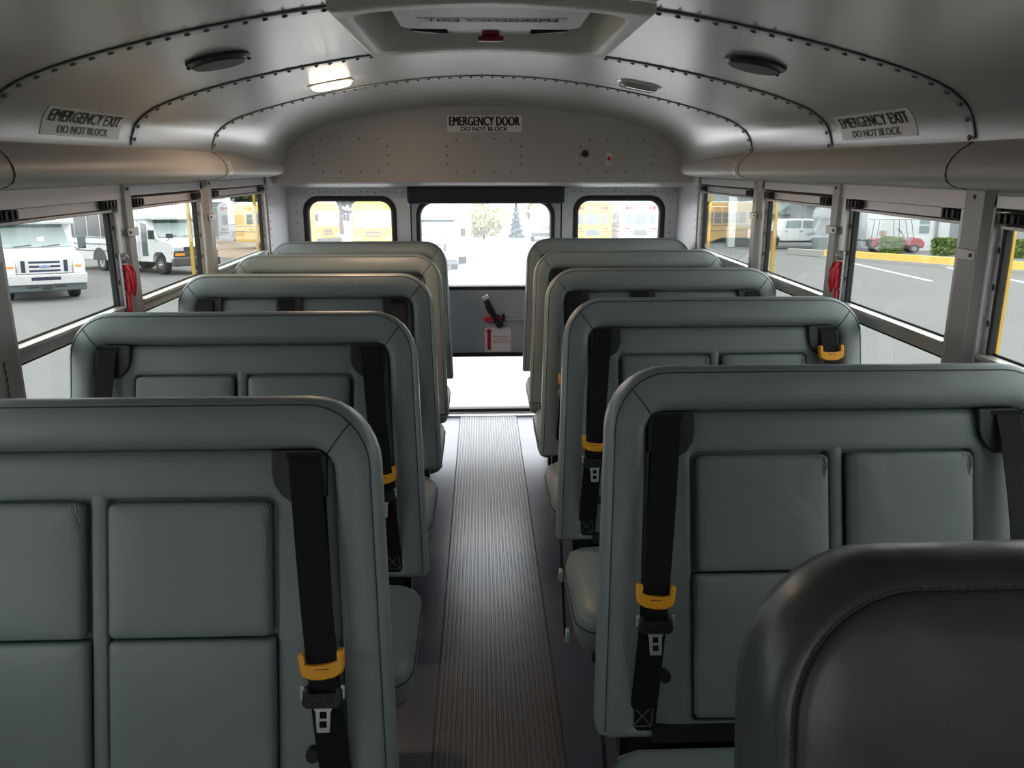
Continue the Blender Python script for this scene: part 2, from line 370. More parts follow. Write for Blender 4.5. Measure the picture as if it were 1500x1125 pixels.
# windows
WN = [1]
def window(s, y0, y1, em):
    r = empty('window_%d' % WN[0], (s*1.17, (y0+y1)/2, Z0)); WN[0] += 1; struct(r)
    hy = (y1-y0)/2; H = Z1-Z0; I = -s
    def bx(mb, xa, xb, ya, yb, za, zb): mb.bb(I*xa, I*xb, ya, yb, za-Z0, zb-Z0)
    # outer frame
    f = MB(); d = .018
    for a, b in ((-hy, -hy+.022), (hy-.022, hy)): bx(f, -.016, d, a, b, Z0, Z1)
    bx(f, -.016, d, -hy, hy, Z0, Z0+.03); bx(f, -.016, d, -hy, hy, 1.412, Z1)
    if em:
        for a, b in ((-hy-.004, -hy+.025), (hy-.025, hy+.004)): bx(f, d, d+.006, a, b, Z0, 1.452)
        f.mi = 1; bx(f, d, d+.008, -hy-.004, hy+.004, 1.404, 1.450); f.mi = 0
    # jamb tracks with slots
    for sg in (-1, 1):
        ya = sg*(hy-.022); bx(f, -.016, .004, min(ya, ya-sg*.016), max(ya, ya-sg*.016), Z0, 1.40)
    f.mi = 2
    for sg in (-1, 1):
        for k in range(7): bx(f, .0035, .0055, sg*(hy-.034)-.004, sg*(hy-.034)+.004, .80+.085*k, .815+.085*k)
        ya = sg*(hy-.044); bx(f, -.016, .001, ya-.004, ya+.004, Z0, 1.40)
    bx(f, -.02, .006, -hy+.02, hy-.02, 1.404, 1.412)
    build('window_frame', f, [ALU, ALUW, SLOT], r, bevel=.0012)
    # top sash rail
    t = MB(); bx(t, -.018, .008, -hy+.04, hy-.04, 1.366, 1.403); bx(t, .008, .012, -hy+.04, hy-.04, 1.366, 1.374)
    t.mi = 1; bx(t, .0075, .0095, -hy+.05, hy-.05, 1.3745, 1.377)
    build('sash_rail', t, [ALUW, SLOT], r, bevel=.001)
    for sg in (-1, 1):
        l = MB(); yc = sg*(hy-.078)
        bx(l, .006, .022, yc-.038, yc+.038, 1.378, 1.402)
        for k in (-.022, 0.004, .026): bx(l, .022, .027, yc+k-.005, yc+k+.005, 1.380, 1.401)
        build('sash_latch', l, BLACK, r, bevel=.0015)
    m = MB(); bx(m, -.018, .012, -hy+.035, hy-.035, 1.032, 1.062); bx(m, -.009, .024, -hy+.035, hy-.035, 1.064, 1.074)
    m.mi = 1; bx(m, -.016, -.010, -hy+.035, hy-.035, 1.06, 1.079); bx(m, -.016, .010, -hy+.035, hy-.035, 1.026, 1.032)
    build('meeting_rail', m, [ALU, SLOT], r, bevel=.0015)
    g = MB(); bx(g, -.010, -.006, -hy+.035, hy-.035, 1.06, 1.37); build('upper_pane', g, GSIDE, r, smooth=False)
    g = MB(); bx(g, -.016, -.012, -hy+.02, hy-.02, Z0+.02, 1.035); build('lower_pane', g, GSIDE, r, smooth=False)
    if not em:
        g = MB(); w_ = .012 if y0 > 2 else .006; bx(g, -.033-w_, -.033, hy-.018-w_, hy-.018, Z0, 1.41); build('yellow_post', g, YEL, r)
    else:
        # red release handle at the rear pillar
        h = MB(); c = hy-.042
        h.loft([[V(I*x, c+yy, z-Z0) for x, yy in ((.030, -.008), (.044, -.010), (.048, 0), (.044, .010), (.030, .008))] for z in (1.115, 1.15, 1.19, 1.205)])
        h.tube([(I*.044, c-.010, 1.205-Z0), (I*.054, c-.014, 1.185-Z0), (I*.056, c-.008, 1.15-Z0), (I*.050, c+.002, 1.125-Z0)], .0045, 8)
        h.tube([(I*.044, c+.008, 1.205-Z0), (I*.056, c+.008, 1.18-Z0), (I*.056, c+.006, 1.14-Z0), (I*.046, c+.010, 1.105-Z0)], .0045, 8)
        h.bb(I*.032, I*.040, c-.014, c+.002, 1.0-Z0, 1.12-Z0)
        build('release_handle', h, RED, r, bevel=.003)
        k = MB(); k.cyl((I*.028, c, 1.226-Z0), (I*.042, c, 1.226-Z0), .017, .012, 16); k.dome((I*.042, c, 1.226-Z0), (I, 0, 0), .008, .005)
        for z in (1.19, 1.155, 1.12): k.dome((I*.030, c-.020, z-Z0), (I, 0, 0), .005, .006)
        k.bb(I*.024, I*.030, c-.018, c+.020, 1.07-Z0, 1.24-Z0)
        build('release_bracket', k, mat('dull_bracket', (.42, .42, .42), .35, .7), r, bevel=.002)
    return r
for s in (-1, 1):
    for i, (a, b, em) in enumerate(BAYS):
        o = window(s, a, b, em)
        o['label'] = '%s side split sash bus window%s' % ('left' if s < 0 else 'right', ' with red release handle' if em else '')
# pencil marks on near left pillar
mb = MB()
for i in range(26):
    z = 1.062-.0037*i; yy = 1.902+random.uniform(-.003, .003)
    if i % 5 == 4: continue
    mb.bb(-1.1355, -1.1345, yy-.004, yy+.004*random.random(), z, z+.0014)
    mb.bb(-1.1355, -1.1345, yy, yy+.0012, z-.0018, z+.0018)
trim(mb, INK, 'handwritten pencil marks on the near left pillar')

# floor and front
mb = MB(); mb.bb(-1.2, 1.2, YF, 5.02, -.05, -.001); struct(build('floor', mb, FLOOR), 'grey vinyl bus floor')
mb = MB()
def rowpts(y):
    out = []; n = 24; x0, x1 = -.158, .185; p = (x1-x0)/n
    out.append(V(x0-.006, y, -.001)); out.append(V(x0-.001, y, .004))
    for k in range(n):
        a = x0+p*k
        out += [V(a+p*.08, y, .0040), V(a+p*.2, y, .0072), V(a+p*.72, y, .0072), V(a+p*.84, y, .0040)]
    out += [V(x1+.001, y, .004), V(x1+.006, y, -.001)]
    return out
mb.loft([rowpts(YF), rowpts(4.86)], False, False, False)
tag(build('aisle_runner', mb, MAT, ang=20), 'long ribbed grey rubber runner down the centre aisle', 'floor mat')
mb = MB(); mb.bb(-.44, .47, 4.865, 4.94, -.001, .008); trim(mb, ALU, 'bare metal threshold at the rear door', bevel=.002)
mb = MB()
mb.bb(-1.2, 1.2, YF-.06, YF, -.05, 1.05); mb.bb(-1.2, -.8, YF-.06, YF, 1.05, 1.95); mb.bb(.8, 1.2, YF-.06, YF, 1.05, 1.95); mb.bb(-1.2, 1.2, YF-.06, YF, 1.38, 1.95)
struct(build('wall_front', mb, WALLG), 'front bulkhead behind the viewer')

# rear wall with window holes
def holed(mb, x0, x1, z0, z1, hx0, hx1, hz0, hz1, r, y, t=.03, k=6):
    h = rrect(hx0, hx1, hz0, hz1, r, k); o = rrect(x0, x1, z0, z1, .0001, k)
    mb.loft([[V(x, y, z) for x, z in o], [V(x, y, z) for x, z in h], [V(x, y+t, z) for x, z in h], [V(x, y+t, z) for x, z in o]], False, False)
mb = MB(); YW = 4.94
holed(mb, -1.16, -.435, .72, 1.40, -1.058, -.52, .80, 1.332, .085, YW)
holed(mb, .458, 1.16, .72, 1.40, .529, 1.071, .80, 1.333, .085, YW)
mb.bb(-1.16, -.435, YW, YW+.03, -.02, .72); mb.bb(.458, 1.16, YW, YW+.03, -.02, .72); mb.bb(-.435, .458, YW, YW+.03, 1.335, 1.40)
mb.mi = 1
for k in range(17):
    for c in (-.80, .81): mb.dome((c-.32+.04*k, YW, 1.355+(.003 if k % 3 else 0)), (0, -1, 0), .0045, .003, 6)
for k in range(6):
    for x in (-1.10, 1.105): mb.dome((x, YW, 1.30-.06*k), (0, -1, 0), .0045, .003, 6)
struct(build('wall_rear', mb, [WALLG, RIV], ang=30), 'light grey rear wall of the bus')
for nm, x0, x1, z1 in (('left', -1.058, -.52, 1.332), ('right', .529, 1.071, 1.333)):
    r = empty('window_%d' % WN[0], ((x0+x1)/2, YW, .80)); WN[0] += 1; struct(r, '%s rear window with black rubber gasket' % nm)
    mb = MB(); cx = (x0+x1)/2; a, b = x0-cx, x1-cx; z = z1-.80
    L = []
    for d, y in ((-.003, .034), (-.003, -.006), (.004, -.012), (.020, -.010), (.030, .004), (.030, .034)):
        L.append([V(x, y, zz) for x, zz in rrect(a+d, b-d, d, z-d, .085-d*.7, 8)])
    L.append(L[0]); mb.loft(L, False, False); build('rubber_gasket', mb, RUB, r, ang=50)
    mb = MB(); mb.prism([(x, .012, zz) for x, zz in rrect(a+.025, b-.025, .025, z-.025, .07, 8)], (0, .005, 0)); build('pane', mb, GREAR, r, smooth=False)
# rear emergency door
dr = empty('door_1', (.0115, YW, 0)); struct(dr, 'rear emergency door with two panes and a grey middle panel')
def dx(v): return v-.0115
mb = MB()
A, B = dx(-.430), dx(.453)
holed(mb, A, B, .79, 1.333, dx(-.398), dx(.412), .795, 1.315, .09, -.004, .03)
mb.bb(A, B, -.004, .026, .38, .79)
mb.bb(A, dx(-.385), -.004, .026, .012, .38); mb.bb(dx(.400), B, -.004, .026, .012, .38)
mb.mi = 1; mb.bb(A-.006, A+.002, -.007, .0, .012, 1.333); mb.bb(B-.002, B+.006, -.007, .0, .012, 1.333)
build('door_panel', mb, [DOORG, RUB], dr, bevel=.001)
for (z0, z1, rr, w0) in ((.781, 1.318, .095, .028), (.011, .393, .02, .029)):
    mb = MB(); x0, x1 = (dx(-.402), dx(.416)); L = []
    for d, y in ((0, .03), (0, -.010), (.005, -.016), (w0-.006, -.014), (w0, 0), (w0, .03)): L.append([V(x, y, z) for x, z in rrect(x0+d, x1-d, z0+d, z1-d, max(.012, rr-d*.7), 8)])
    L.append(L[0]); mb.loft(L, False, False); build('rubber_gasket', mb, RUB, dr, ang=50)
    mb = MB(); mb.prism([(x, .010, z) for x, z in rrect(x0+.02, x1-.02, z0+.02, z1-.02, max(.012, rr-.02), 8)], (0, .005, 0)); build('pane', mb, GREAR, dr, smooth=False)
# handle, rod, sticker
mb = MB(); rm = Matrix.Rotation(R(-27), 3, 'Y')
mb.box((.036, -.045, .640), (.034, .022, .185), rm); mb.box((.010, -.050, .672), (.030, .02, .05), rm); mb.box((.098, -.03, .615), (.018, .05, .04)); mb.cyl((.075, -.05, .575), (.075, .0, .575), .022)
mb.cyl((.06, -.012, .60), (.06, .0, .60), .03)
hd = build('door_handle', mb, BLACK, dr, bevel=.004)
mb = MB(); mb.box((-.010, -.045, .7395), (.040, .028, .024), rm); build('handle_tip', mb, CHROME, hd, bevel=.002)
mb = MB(); mb.bb(dx(-.006), dx(.100), -.032, -.010, .588, .619); build('red_grip', mb, RED, dr, bevel=.006)
mb = MB(); mb.bb(dx(.100), dx(.43), -.025, -.006, .592, .614); build('lock_rod', mb, DOORG, dr, bevel=.003)
mb = MB(); mb.prism([(x, -.005, z) for x, z in rrect(dx(-.004), dx(.155), .398, .549, .012, 5)], (0, -.0012, 0)); st = build('door_sticker', mb, mat('sticker_white', (.78, .74, .76), .4), dr)
mb = MB(); cx = dx(.022)
mb.prism([(cx-.011, -.0066, .405), (cx, -.0066, .411), (cx+.011, -.0066, .405), (cx+.011, -.0066, .522), (cx+.021, -.0066, .522), (cx, -.0066, .545), (cx-.021, -.0066, .522), (cx-.011, -.0066, .522)], (0, -.0008, 0))
build('red_arrow', mb, mat('sticker_red', (.38, .01, .03), .4), st)
mb = MB()
for i, (t, wd) in enumerate((('EMERGENCY EXIT', .098), ('LIFT HANDLE', .072), ('PUSH OUT TO OPEN', .108))):
    add_text(mb, t, wd, .0115, lambda x, y: V(dx(.096)+x, -.0068, y), 0, .492-.017*i)
build('sticker_text', mb, MATS['sticker_red'], st, smooth=False)
# padded header above the door
mb = MB(); L = []
for x in (-.440, -.432, .452, .460):
    k = .006 if x in (-.440, .460) else 0
    L.append([V(x, y, z) for y, z in ((4.93, 1.29+k), (4.81, 1.296+k), (4.80, 1.31+k), (4.80, 1.39-k), (4.81, 1.40-k), (4.93, 1.40-k))])
mb.loft(L); tag(build('header_pad', mb, HEADP, bevel=.006), 'black padded header bar above the rear emergency door', 'pad')

# ------------------------------------------------------------------ signs
def sign_curved(s, label, ya, yb, t0=.006, t1=.086):
    r = empty('exit_sign', (s*1.10, (ya+yb)/2, 1.60)); o0 = V(s*1.10, (ya+yb)/2, 1.60)
    H, Wd = t1-t0, yb-ya
    def fn(d):
        def g(u, v):                                    # u along reading direction, v up
            x, z, _, _ = arc_pt(t0+H/2+v); x2, z2, _, _ = arc_pt(t0+H/2+v+.004)
            t = V(x2-x, 0, z2-z).normalized(); n = V(-t.z, 0, t.x)
            if n.x > 0: n = -n
            return V(s*(x+n.x*d), (ya+yb)/2-s*u, z+n.z*d)-o0
        return g
    mb = MB(); g = fn(.0015); g2 = fn(.0002)
    N = 8
    vs = [[mb.b.verts.new(g(Wd*(i-.5), -H/2+H*j/N)) for i in (0, 1)] for j in range(N+1)]
    ws = [[mb.b.verts.new(g2(Wd*(i-.5), -H/2+H*j/N)) for i in (0, 1)] for j in range(N+1)]
    for j in range(N):
        mb.face([vs[j][0], vs[j][1], vs[j+1][1], vs[j+1][0]])
        for i in (0, 1): mb.face([vs[j][i], vs[j+1][i], ws[j+1][i], ws[j][i]])
    mb.face([vs[0][0], vs[0][1], ws[0][1], ws[0][0]]); mb.face([vs[N][0], vs[N][1], ws[N][1], ws[N][0]])
    build('sign_plate', mb, SIGN, r)
    mb = MB(); g = fn(.0026)
    add_text(mb, 'EMERGENCY EXIT', Wd*.90, H*.44, g, 0, H*.18, 8, .0024); add_text(mb, 'DO NOT BLOCK', Wd*.64, H*.26, g, 0, -H*.28, 5, .0012)
    build('sign_lettering', mb, INK, r, smooth=False)
    tag(r, label, 'sign')
sign_curved(-1, 'white EMERGENCY EXIT sign on the left ceiling curve above the windows', 2.155, 2.61)
sign_curved(1, 'white EMERGENCY EXIT sign on the right ceiling curve above the windows', 2.165, 2.62)
r = empty('emergency_door_sign', (.003, 4.599, 1.7235)); mb = MB(); mb.bb(-.199, .199, -.002, 0, -.0415, .0415); build('sign_plate', mb, SIGN, r)
mb = MB(); fn = lambda x, y: V(x, -.0028, y)
add_text(mb, 'EMERGENCY DOOR', .375, .047, fn, 0, .013, 0, .0024); add_text(mb, 'DO NOT BLOCK', .25, .023, fn, 0, -.027, 0, .0010)
build('sign_lettering', mb, INK, r, smooth=False); tag(r, 'white EMERGENCY DOOR sign on the rear bulkhead', 'sign')
# bulkhead fittings
mb = MB(); mb.cyl((.547, 4.60, 1.569), (.547, 4.585, 1.569), .019, .017, 20); mb.cyl((.547, 4.585, 1.569), (.547, 4.58, 1.569), .012, .011, 14)
tag(build('round_button', mb, BLACK), 'small round black button on the rear bulkhead', 'button')
r = empty('alarm_plate', (.678, 4.60, 1.541)); mb = MB(); mb.bb(-.018, .018, -.008, 0, -.036, .036); build('plate', mb, WHITE, r, bevel=.003)
mb = MB(); mb.cyl((0, -.008, .002), (0, -.014, .002), .011, .009, 16); build('red_button', mb, RED, r)
mb = MB(); mb.bb(-.012, .012, -.0088, -.008, -.018, -.015); build('plate_print', mb, STITCH, r, smooth=False)
tag(r, 'white plate with a red button on the rear bulkhead', 'switch')

# ------------------------------------------------------------------ ceiling fittings
def speaker(x, y, label):
    z = ceil_z(x); sl = math.atan2(ceil_z(abs(x)-.03)-ceil_z(abs(x)+.03), .06)*(1 if x > 0 else -1)
    r = empty('ceiling_speaker', (x, y, z)); r.rotation_euler = (0, sl, 0)
    mb = MB(); mb.cyl((0, 0, 0), (0, 0, -.007), .083, .082, 40); mb.cyl((0, 0, -.007), (0, 0, -.013), .082, .072, 40)
    build('speaker_rim', mb, BLACK, r)
    mb = MB(); mb.cyl((0, 0, -.012), (0, 0, -.017), .071, .066, 40); build('speaker_grille', mb, SPK, r)
    for a in (.3, 3.5): mb = MB(); mb.dome((.077*math.cos(a), .077*math.sin(a), -.011), (0, 0, -1), .006, .006); build('screw', mb, STEEL, r)
    tag(r, label, 'speaker')
speaker(-.70, 2.30, 'round black speaker on the left of the ceiling hatch'); speaker(.715, 2.305, 'round black speaker on the right of the ceiling hatch')
def dome(x, y, lit, label):
    z = ceil_z(x); sl = math.atan2(ceil_z(abs(x)-.03)-ceil_z(abs(x)+.03), .06)*(1 if x > 0 else -1)
    r = empty('dome_light', (x, y, z)); r.rotation_euler = (0, sl, 0)
    mb = MB(); mb.loft([[V(px, py, zz) for px, py in rrect(-a, a, -b, b, .02, 5)] for a, b, zz in ((.082, .05, 0), (.082, .05, -.004), (.076, .045, -.008))]); build('lamp_base', mb, CHROME if not lit else WHITE, r)
    mb = MB(); mb.loft([[V(px, py, zz) for px, py in rrect(-a, a, -b, b, .018, 5)] for a, b, zz in ((.070, .042, -.007), (.068, .040, -.016), (.058, .032, -.021), (.045, .022, -.0225))]); build('lamp_lens', mb, LENS if lit else LENSO, r)
    if lit:
        l = bpy.data.lights.new('dome_lamp', 'AREA'); lo = bpy.data.objects.new('dome_lamp', l); COL.objects.link(lo); lo.parent = r
        l.shape = 'RECTANGLE'; l.size = .12; l.size_y = .07; l.energy = 1.2; l.color = (1, .66, .42); lo.location = (0, 0, -.026)
    else:
        mb = MB(); mb.bb(-.05, -.01, -.01, .01, -.015, -.009); mb.bb(.01, .05, -.01, .01, -.015, -.009); build('bulb', mb, CHROME, r)
    tag(r, label, 'light')
dome(-.567, 3.215, True, 'lit warm dome light on the left of the ceiling'); dome(.57, 3.215, False, 'unlit clear dome light on the right of the ceiling')
# roof hatch
r = empty('roof_hatch', (0, 2.32, 1.83)); o0 = V(0, 2.32, 1.83)
def hl(x0, x1, y0, y1, rr, dz, k=12):
    """outline with many points, following the curve of the roof"""
    p = []
    P = [(x0+rr, y0), (x1-rr, y0), (x1, y0+rr), (x1, y1-rr), (x1-rr, y1), (x0+rr, y1), (x0, y1-rr), (x0, y0+rr)]
    for i in range(8):
        a, b = P[i], P[(i+1) % 8]
        if i % 2 == 0:
            for j in range(k): t = j/k; p.append((a[0]+(b[0]-a[0])*t, a[1]+(b[1]-a[1])*t))
        else:
            cx = x1-rr if i in (1, 3) else x0+rr; cy = y0+rr if i in (1, 7) else y1-rr; a0 = {1: -90, 3: 0, 5: 90, 7: 180}[i]
            for j in range(6): t = R(a0+90*j/6); p.append((cx+rr*math.cos(t), cy+rr*math.sin(t)))
    return [V(x, y, (ceil_z(x) if dz < .05 else 1.84)+dz)-o0 for x, y in p]
mb = MB()
mb.loft([hl(-.337, .353, 1.845, 2.635, .004, -.003), hl(-.335, .351, 1.847, 2.633, .004, -.020), hl(-.330, .346, 1.853, 2.627, .006, -.024),
         hl(-.308, .318, 1.915, 2.575, .07, -.023), hl(-.300, .310, 1.925, 2.565, .07, -.018), hl(-.295, .305, 1.93, 2.558, .07, .0), hl(-.280, .290, 1.95, 2.545, .07, .125)], False, True)
build('hatch_frame', mb, HATCHP, r, ang=40)
mb = MB()  # inner lid tray hanging in the well
def tray(x0, x1, y0, y1, rr, z): return [V(x, y, z)-o0 for x, y in [(a, b) for a, b in rrect(x0, x1, y0, y1, rr, 7, .01)]]
mb.loft([tray(-.225, .245, 1.99, 2.385, .05, 1.93), tray(-.235, .255, 1.98, 2.395, .055, 1.875), tray(-.228, .248, 1.985, 2.388, .05, 1.862), tray(-.20, .22, 2.02, 2.36, .04, 1.859)])
lid = build('lid_tray', mb, mat('lid_plastic', (.60, .59, .57), .45), r, ang=50)
mb = MB(); fn = lambda x, y: V(.013-x, 2.225+y, 1.8575)-o0
mb.mi = 0; mb.bb(-.175, .20, 2.19-2.32, 2.25-2.32, 1.858-1.83, 1.8592-1.83)
mb.mi = 1; add_text(mb, 'EMERGENCY EXIT', .33, .036, lambda x, y: V(.013-x, 2.22-y, 1.857)-o0, 0, 0, 0, .001)
build('lid_label', mb, [mat('label_grey', (.42, .42, .42), .5), mat('label_ink', (.13, .13, .14), .5)], lid, smooth=False)
mb = MB(); mb.bb(-.11, .125, 2.40-2.32, 2.52-2.32, .038, .11); build('latch_housing', mb, mat('lid_plastic', (0, 0, 0)), r, bevel=.004)
mb = MB(); mb.cyl((.012, .155, .045), (.012, .145, .022), .026, .024, 14); mb.box((.012, .145, .018), (.072, .026, .013)); build('red_knob', mb, DRED, r, bevel=.004)
for sg in (-1, 1):
    mb = MB(); mb.box((.008+sg*.168, .135, .042), (.10, .022, .02), Matrix.Rotation(R(-sg*32), 3, 'Z')); mb.box((.008+sg*.133, .165, .042), (.035, .035, .018)); build('hinge_arm', mb, BLACK, r, bevel=.002)
    mb = MB(); mb.tube([(sg*.25, -.24, .07), (sg*.272, -.22, .04), (sg*.268, -.16, .04), (sg*.25, -.1, .07)], .008); build('rubber_seal', mb, RUB, r)
tag(r, 'white plastic roof escape hatch in the ceiling with a dark red knob', 'hatch')
# ------------------------------------------------------------------ seats
SL = .268; NY, NZ = .966, .259
def mkseat(label, cx, ytop, right, kind='child', hwA=.455, hwW=.465, group=None, wadj=None, top=1.125, aadj=None):
    """right: the seat stands right of the aisle, so its aisle side is -x"""
    mx = 1 if right else -1
    root = empty('bus_seat', (cx, ytop-SL*top, 0))
    def pt(u, v, n): return V(mx*u, SL*v-n*NY, v+n*NZ)
    zb = .415
    def outl(d, n, r=.118, dt=1.0, db=.25, k=9):
        """outline of the backrest, inset d (top: d*dt, bottom: d*db)"""
        L = []; rr = max(.018, r-d*1.05)
        for u, v in rrect(-1, 1, 0, 1, .0, k): pass
        xa, xb, z0, z1 = -hwA+d, hwW-d, zb+d*db, top-d*dt
        P = rrect(xa, xb, z0, z1, rr, k, .012)
        out = []
        for u, v in P:
            fl = .030*max(0, min(1, (1.06-v)/.64))
            wgt = max(0, min(1, (hwW-u)/(hwA+hwW)))            # flare only on the aisle side
            out.append(pt(u-fl*wgt, v, n))
        return out
    mb = MB()
    F = [(.040, -.112), (.012, -.104), (.002, -.085), (0, -.045), (.001, -.018), (.005, -.006), (.012, .001), (.022, .0055), (.040, .009), (.056, .0085), (.066, .005), (.072, -.003), (.0755, -.014), (.077, -.034)]
    mb.loft([outl(d, n, dt=1.16) for d, n in F])
    br = build('backrest', mb, VIN, root, ang=60)
    # upholstered inner panel with soft relief
    sc = (hwA+hwW)/.92
    mb = MB(); ins = [outl(.0765, -.030, dt=1.16), outl(.079, -.021, dt=1.16), outl(.088, -.0145, dt=1.16), outl(.10, -.013, dt=1.16)]
    if kind == 'child':
        hol = lambda d, n: [pt(u, v, n) for u, v in rrect(-.290*sc+d, .289*sc-d, .440+d, .957-d, .014, 9, .010)]
        ins += [hol(-.014, -.0115), hol(-.004, -.0125), hol(-.001, -.015), hol(0, -.020), hol(0, -.036)]
    mb.loft(ins, False, True); build('inner_panel', mb, VIN2, br, ang=60)
    # seams
    mb = MB()
    lp = outl(.0125, .0018, dt=1.16); lp = lp[8:28]; mb.tube(lp, .0011, 5)
    for sg in (-1, 1):
        a = outl(.0125, .0068, dt=1.16); i = 13 if (sg > 0) else 22
        q = [outl(d, n+.0012, dt=1.16)[i] for d, n in ((.0125, .0012), (.022, .0055), (.040, .009), (.056, .0085), (.066, .005), (.072, -.003))]
        mb.tube(q, .0011, 5)
    build('seam', mb, SEAM, br)
    for i, d0, d1, rr in ((10, .028, .074, .0045), (11, .040, .0755, .0040), (12, .032, .075, .0030), (15, .034, .0755, .0042), (16, .026, .073, .0038), (24, .045, .075, .0030)):
        q = []; mb = MB()
        for t in range(9):
            d = d0+(d1-d0)*t/8; n = -.001+(.0085 if d < .056 else .0085-.011*((d-.056)/.02)); q.append(outl(d, n-rr*.62-.0009*abs(t-4), dt=1.16)[i])
        mb.tube(q, rr, 8); build('corner_fold', mb, VIN, br, ang=180)
    # shadow gap strip along bottom, cushion
    mb = MB(); mb.loft([[pt(u, v, n) for u, v in ((-hwA+.02, .36), (hwW-.02, .36), (hwW-.02, .46), (-hwA+.02, .46))] for n in (-.095, -.045)]); build('back_support', mb, STEEL, root)
    mb = MB(); mb.loft([[pt(u, v, n) for u, v in ((-.375, .408), (.385, .408), (.385, .4355), (-.375, .4355))] for n in (-.09, .0115)]); build('gap_shade_strip', mb, BLACK, root, bevel=.002)  # black strip stands in for the shaded gap between backrest and cushion
    mb = MB()
    y1 = SL*.42-.006; y0 = y1-.405
    def cu(d, z, r=.05, dy=0): return [V(mx*u, y, z) for u, y in rrect(-hwA-.014+d, hwW+.008-d, y0+d+dy, y1-d*.3, .03, 6, r)]
    mb.loft([cu(.035, .285, .05), cu(.010, .290, .06), (cu(.001, .312, .07)), cu(0, .350, .075), cu(.004, .372, .075), cu(.014, .388, .075), cu(.034, .401, .08), cu(.07, .409, .08), cu(.12, .412, .06)])
    q = build('seat_cushion', mb, VIN, root, ang=70)
    # cushion wrinkle seams
    mb = MB(); mb.tube(cu(-.0005, .352, .075)[:]+[cu(-.0005, .352, .075)[0]], .002, 5); build('seam', mb, SEAM, q)
    # frame and legs
    mb = MB(); mb.bb(-.42, .42, y0+.03, y0+.06, .25, .29); mb.bb(-.42, .42, y1-.06, y1-.03, .25, .29)
    for u in (-.40, .40): mb.bb(u-.015, u+.015, y0+.03, y1-.03, .25, .29)
    build('seat_frame', mb, STEEL, root, bevel=.003)
    for u in ((-.30 if right else .30), (.38 if right else -.38)):
        mb = MB(); mb.loft([[V(u+a, y, z) for a, y in ((-.018, ya), (.018, ya), (.018, yb), (-.018, yb))] for z, ya, yb in ((.008, y0+.08, y1-.04), (.05, y0+.12, y1-.08), (.20, y0+.14, y1-.10), (.255, y0+.06, y1-.04))])
        mb.bb(u-.035, u+.035, y0+.06, y1-.02, 0, .010); build('leg', mb, STEEL, root, bevel=.003)
    # chrome bench latch hooks on the aisle side
    if right and ytop < 3:
        for z, y in ((.30, y0+.13), (.375, y0+.33)):
            mb = MB(); xx = -hwA-.018; mb.box((xx-.008, y, z-.03), (.010, .022, .035)); mb.tube([(xx-.010, y-.012, z-.01), (xx-.016, y-.016, z-.035), (xx-.012, y, z-.05), (xx-.008, y+.014, z-.035)], .0035, 6)
            build('latch_hook', mb, CHROME, root, bevel=.002)
        mb = MB(); mb.loft([[V(-hwA-.018, y, z), V(-hwA-.024, y, z), V(-hwA-.024, y+.03, z), V(-hwA-.018, y+.03, z)] for y, z in ((y1-.02, .42), (y0+.30, .30), (y0+.22, .20))]); build('tether_strap', mb, WEB, root)
    # child seat pads
    if kind == 'child':
        sc = (hwA+hwW)/.92
        cols = ((-.2855*sc, -.012, .937, 1), (.024, .2845*sc, .939, 0))
        for ua, ub, vt, first in cols:
            for vlo, vhi, nm in ((.728, vt+.014, 'upper'), (.447, .724, 'lower')):
                mb = MB(); L = []
                for d, n in ((.004, -.034), (0, -.022), (.0005, -.008), (.003, -.002), (.008, .001), (.020, .003), (.06, .0045)):
                    L.append([pt(u, v, n-.0025*math.sin((v-vlo)/(vhi-vlo)*3.14)*0) for u, v in rrect(ua+d+(.004 if nm == 'upper' else -.002), ub-d, vlo+d*.8, vhi-d*.8, max(.004, .013-d*.4) if nm == 'upper' else .008, 6, .010)])
                mb.loft(L); p = build('child_seat_pad', mb, VIN2, root, ang=60)
                if nm == 'upper':
                    for k in range(5):       # pinched corner folds
                        mb = MB()
                        u0 = (ub-.006) if right else (ua+.006); v0 = vhi-.004; sx_ = 1 if right else -1
                        mb.tube([pt(u0-sx_*(.004+.005*k), v0+.000, .0005), pt(u0-sx_*(.002+.0025*k), v0-.008-.004*k, .0022), pt(u0-sx_*(-.001+.0015*k), v0-.018-.006*k, .0018)], .0009+.0004*(k % 2), 5); build('corner_fold', mb, VIN2, p)
            # soft vinyl rib between the two pads
        mb = MB(); mb.loft([[pt(u, v, n) for u, v in ((-.003-w_, .43), (.015+w_, .43), (.015+w_, .966), (-.003-w_, .966))] for w_, n in ((.005, -.035), (.005, -.019), (.003, -.0145), (0, -.0122))]); build('centre_rib', mb, VIN2, br, ang=60)
        guides = [(-.330*sc, 1, aadj if aadj else .695, 1), (.342*sc, -1, wadj or .60, 0)]
    else:
        mb = MB()
        for sg, ua, ub in ((0, -.27, -.10), (0, -.02 if right else -.05, .26)):
            L = [[pt(u, v, n) for u, v in rrect(ua+d, ub-d, .46+d, .98-d, .03, 6, .02)] for d, n in ((0, -.014), (.004, -.009), (.02, -.004), (.05, -.002))]
            mb.loft(L)
        build('back_pad', mb, VIN2, br, ang=60)
        guides = [(-.330, 1, aadj or .695, 1), (-.070 if right else .06, -1 if not right else 1, .62, 2), (.350, -1, .60, 0)]
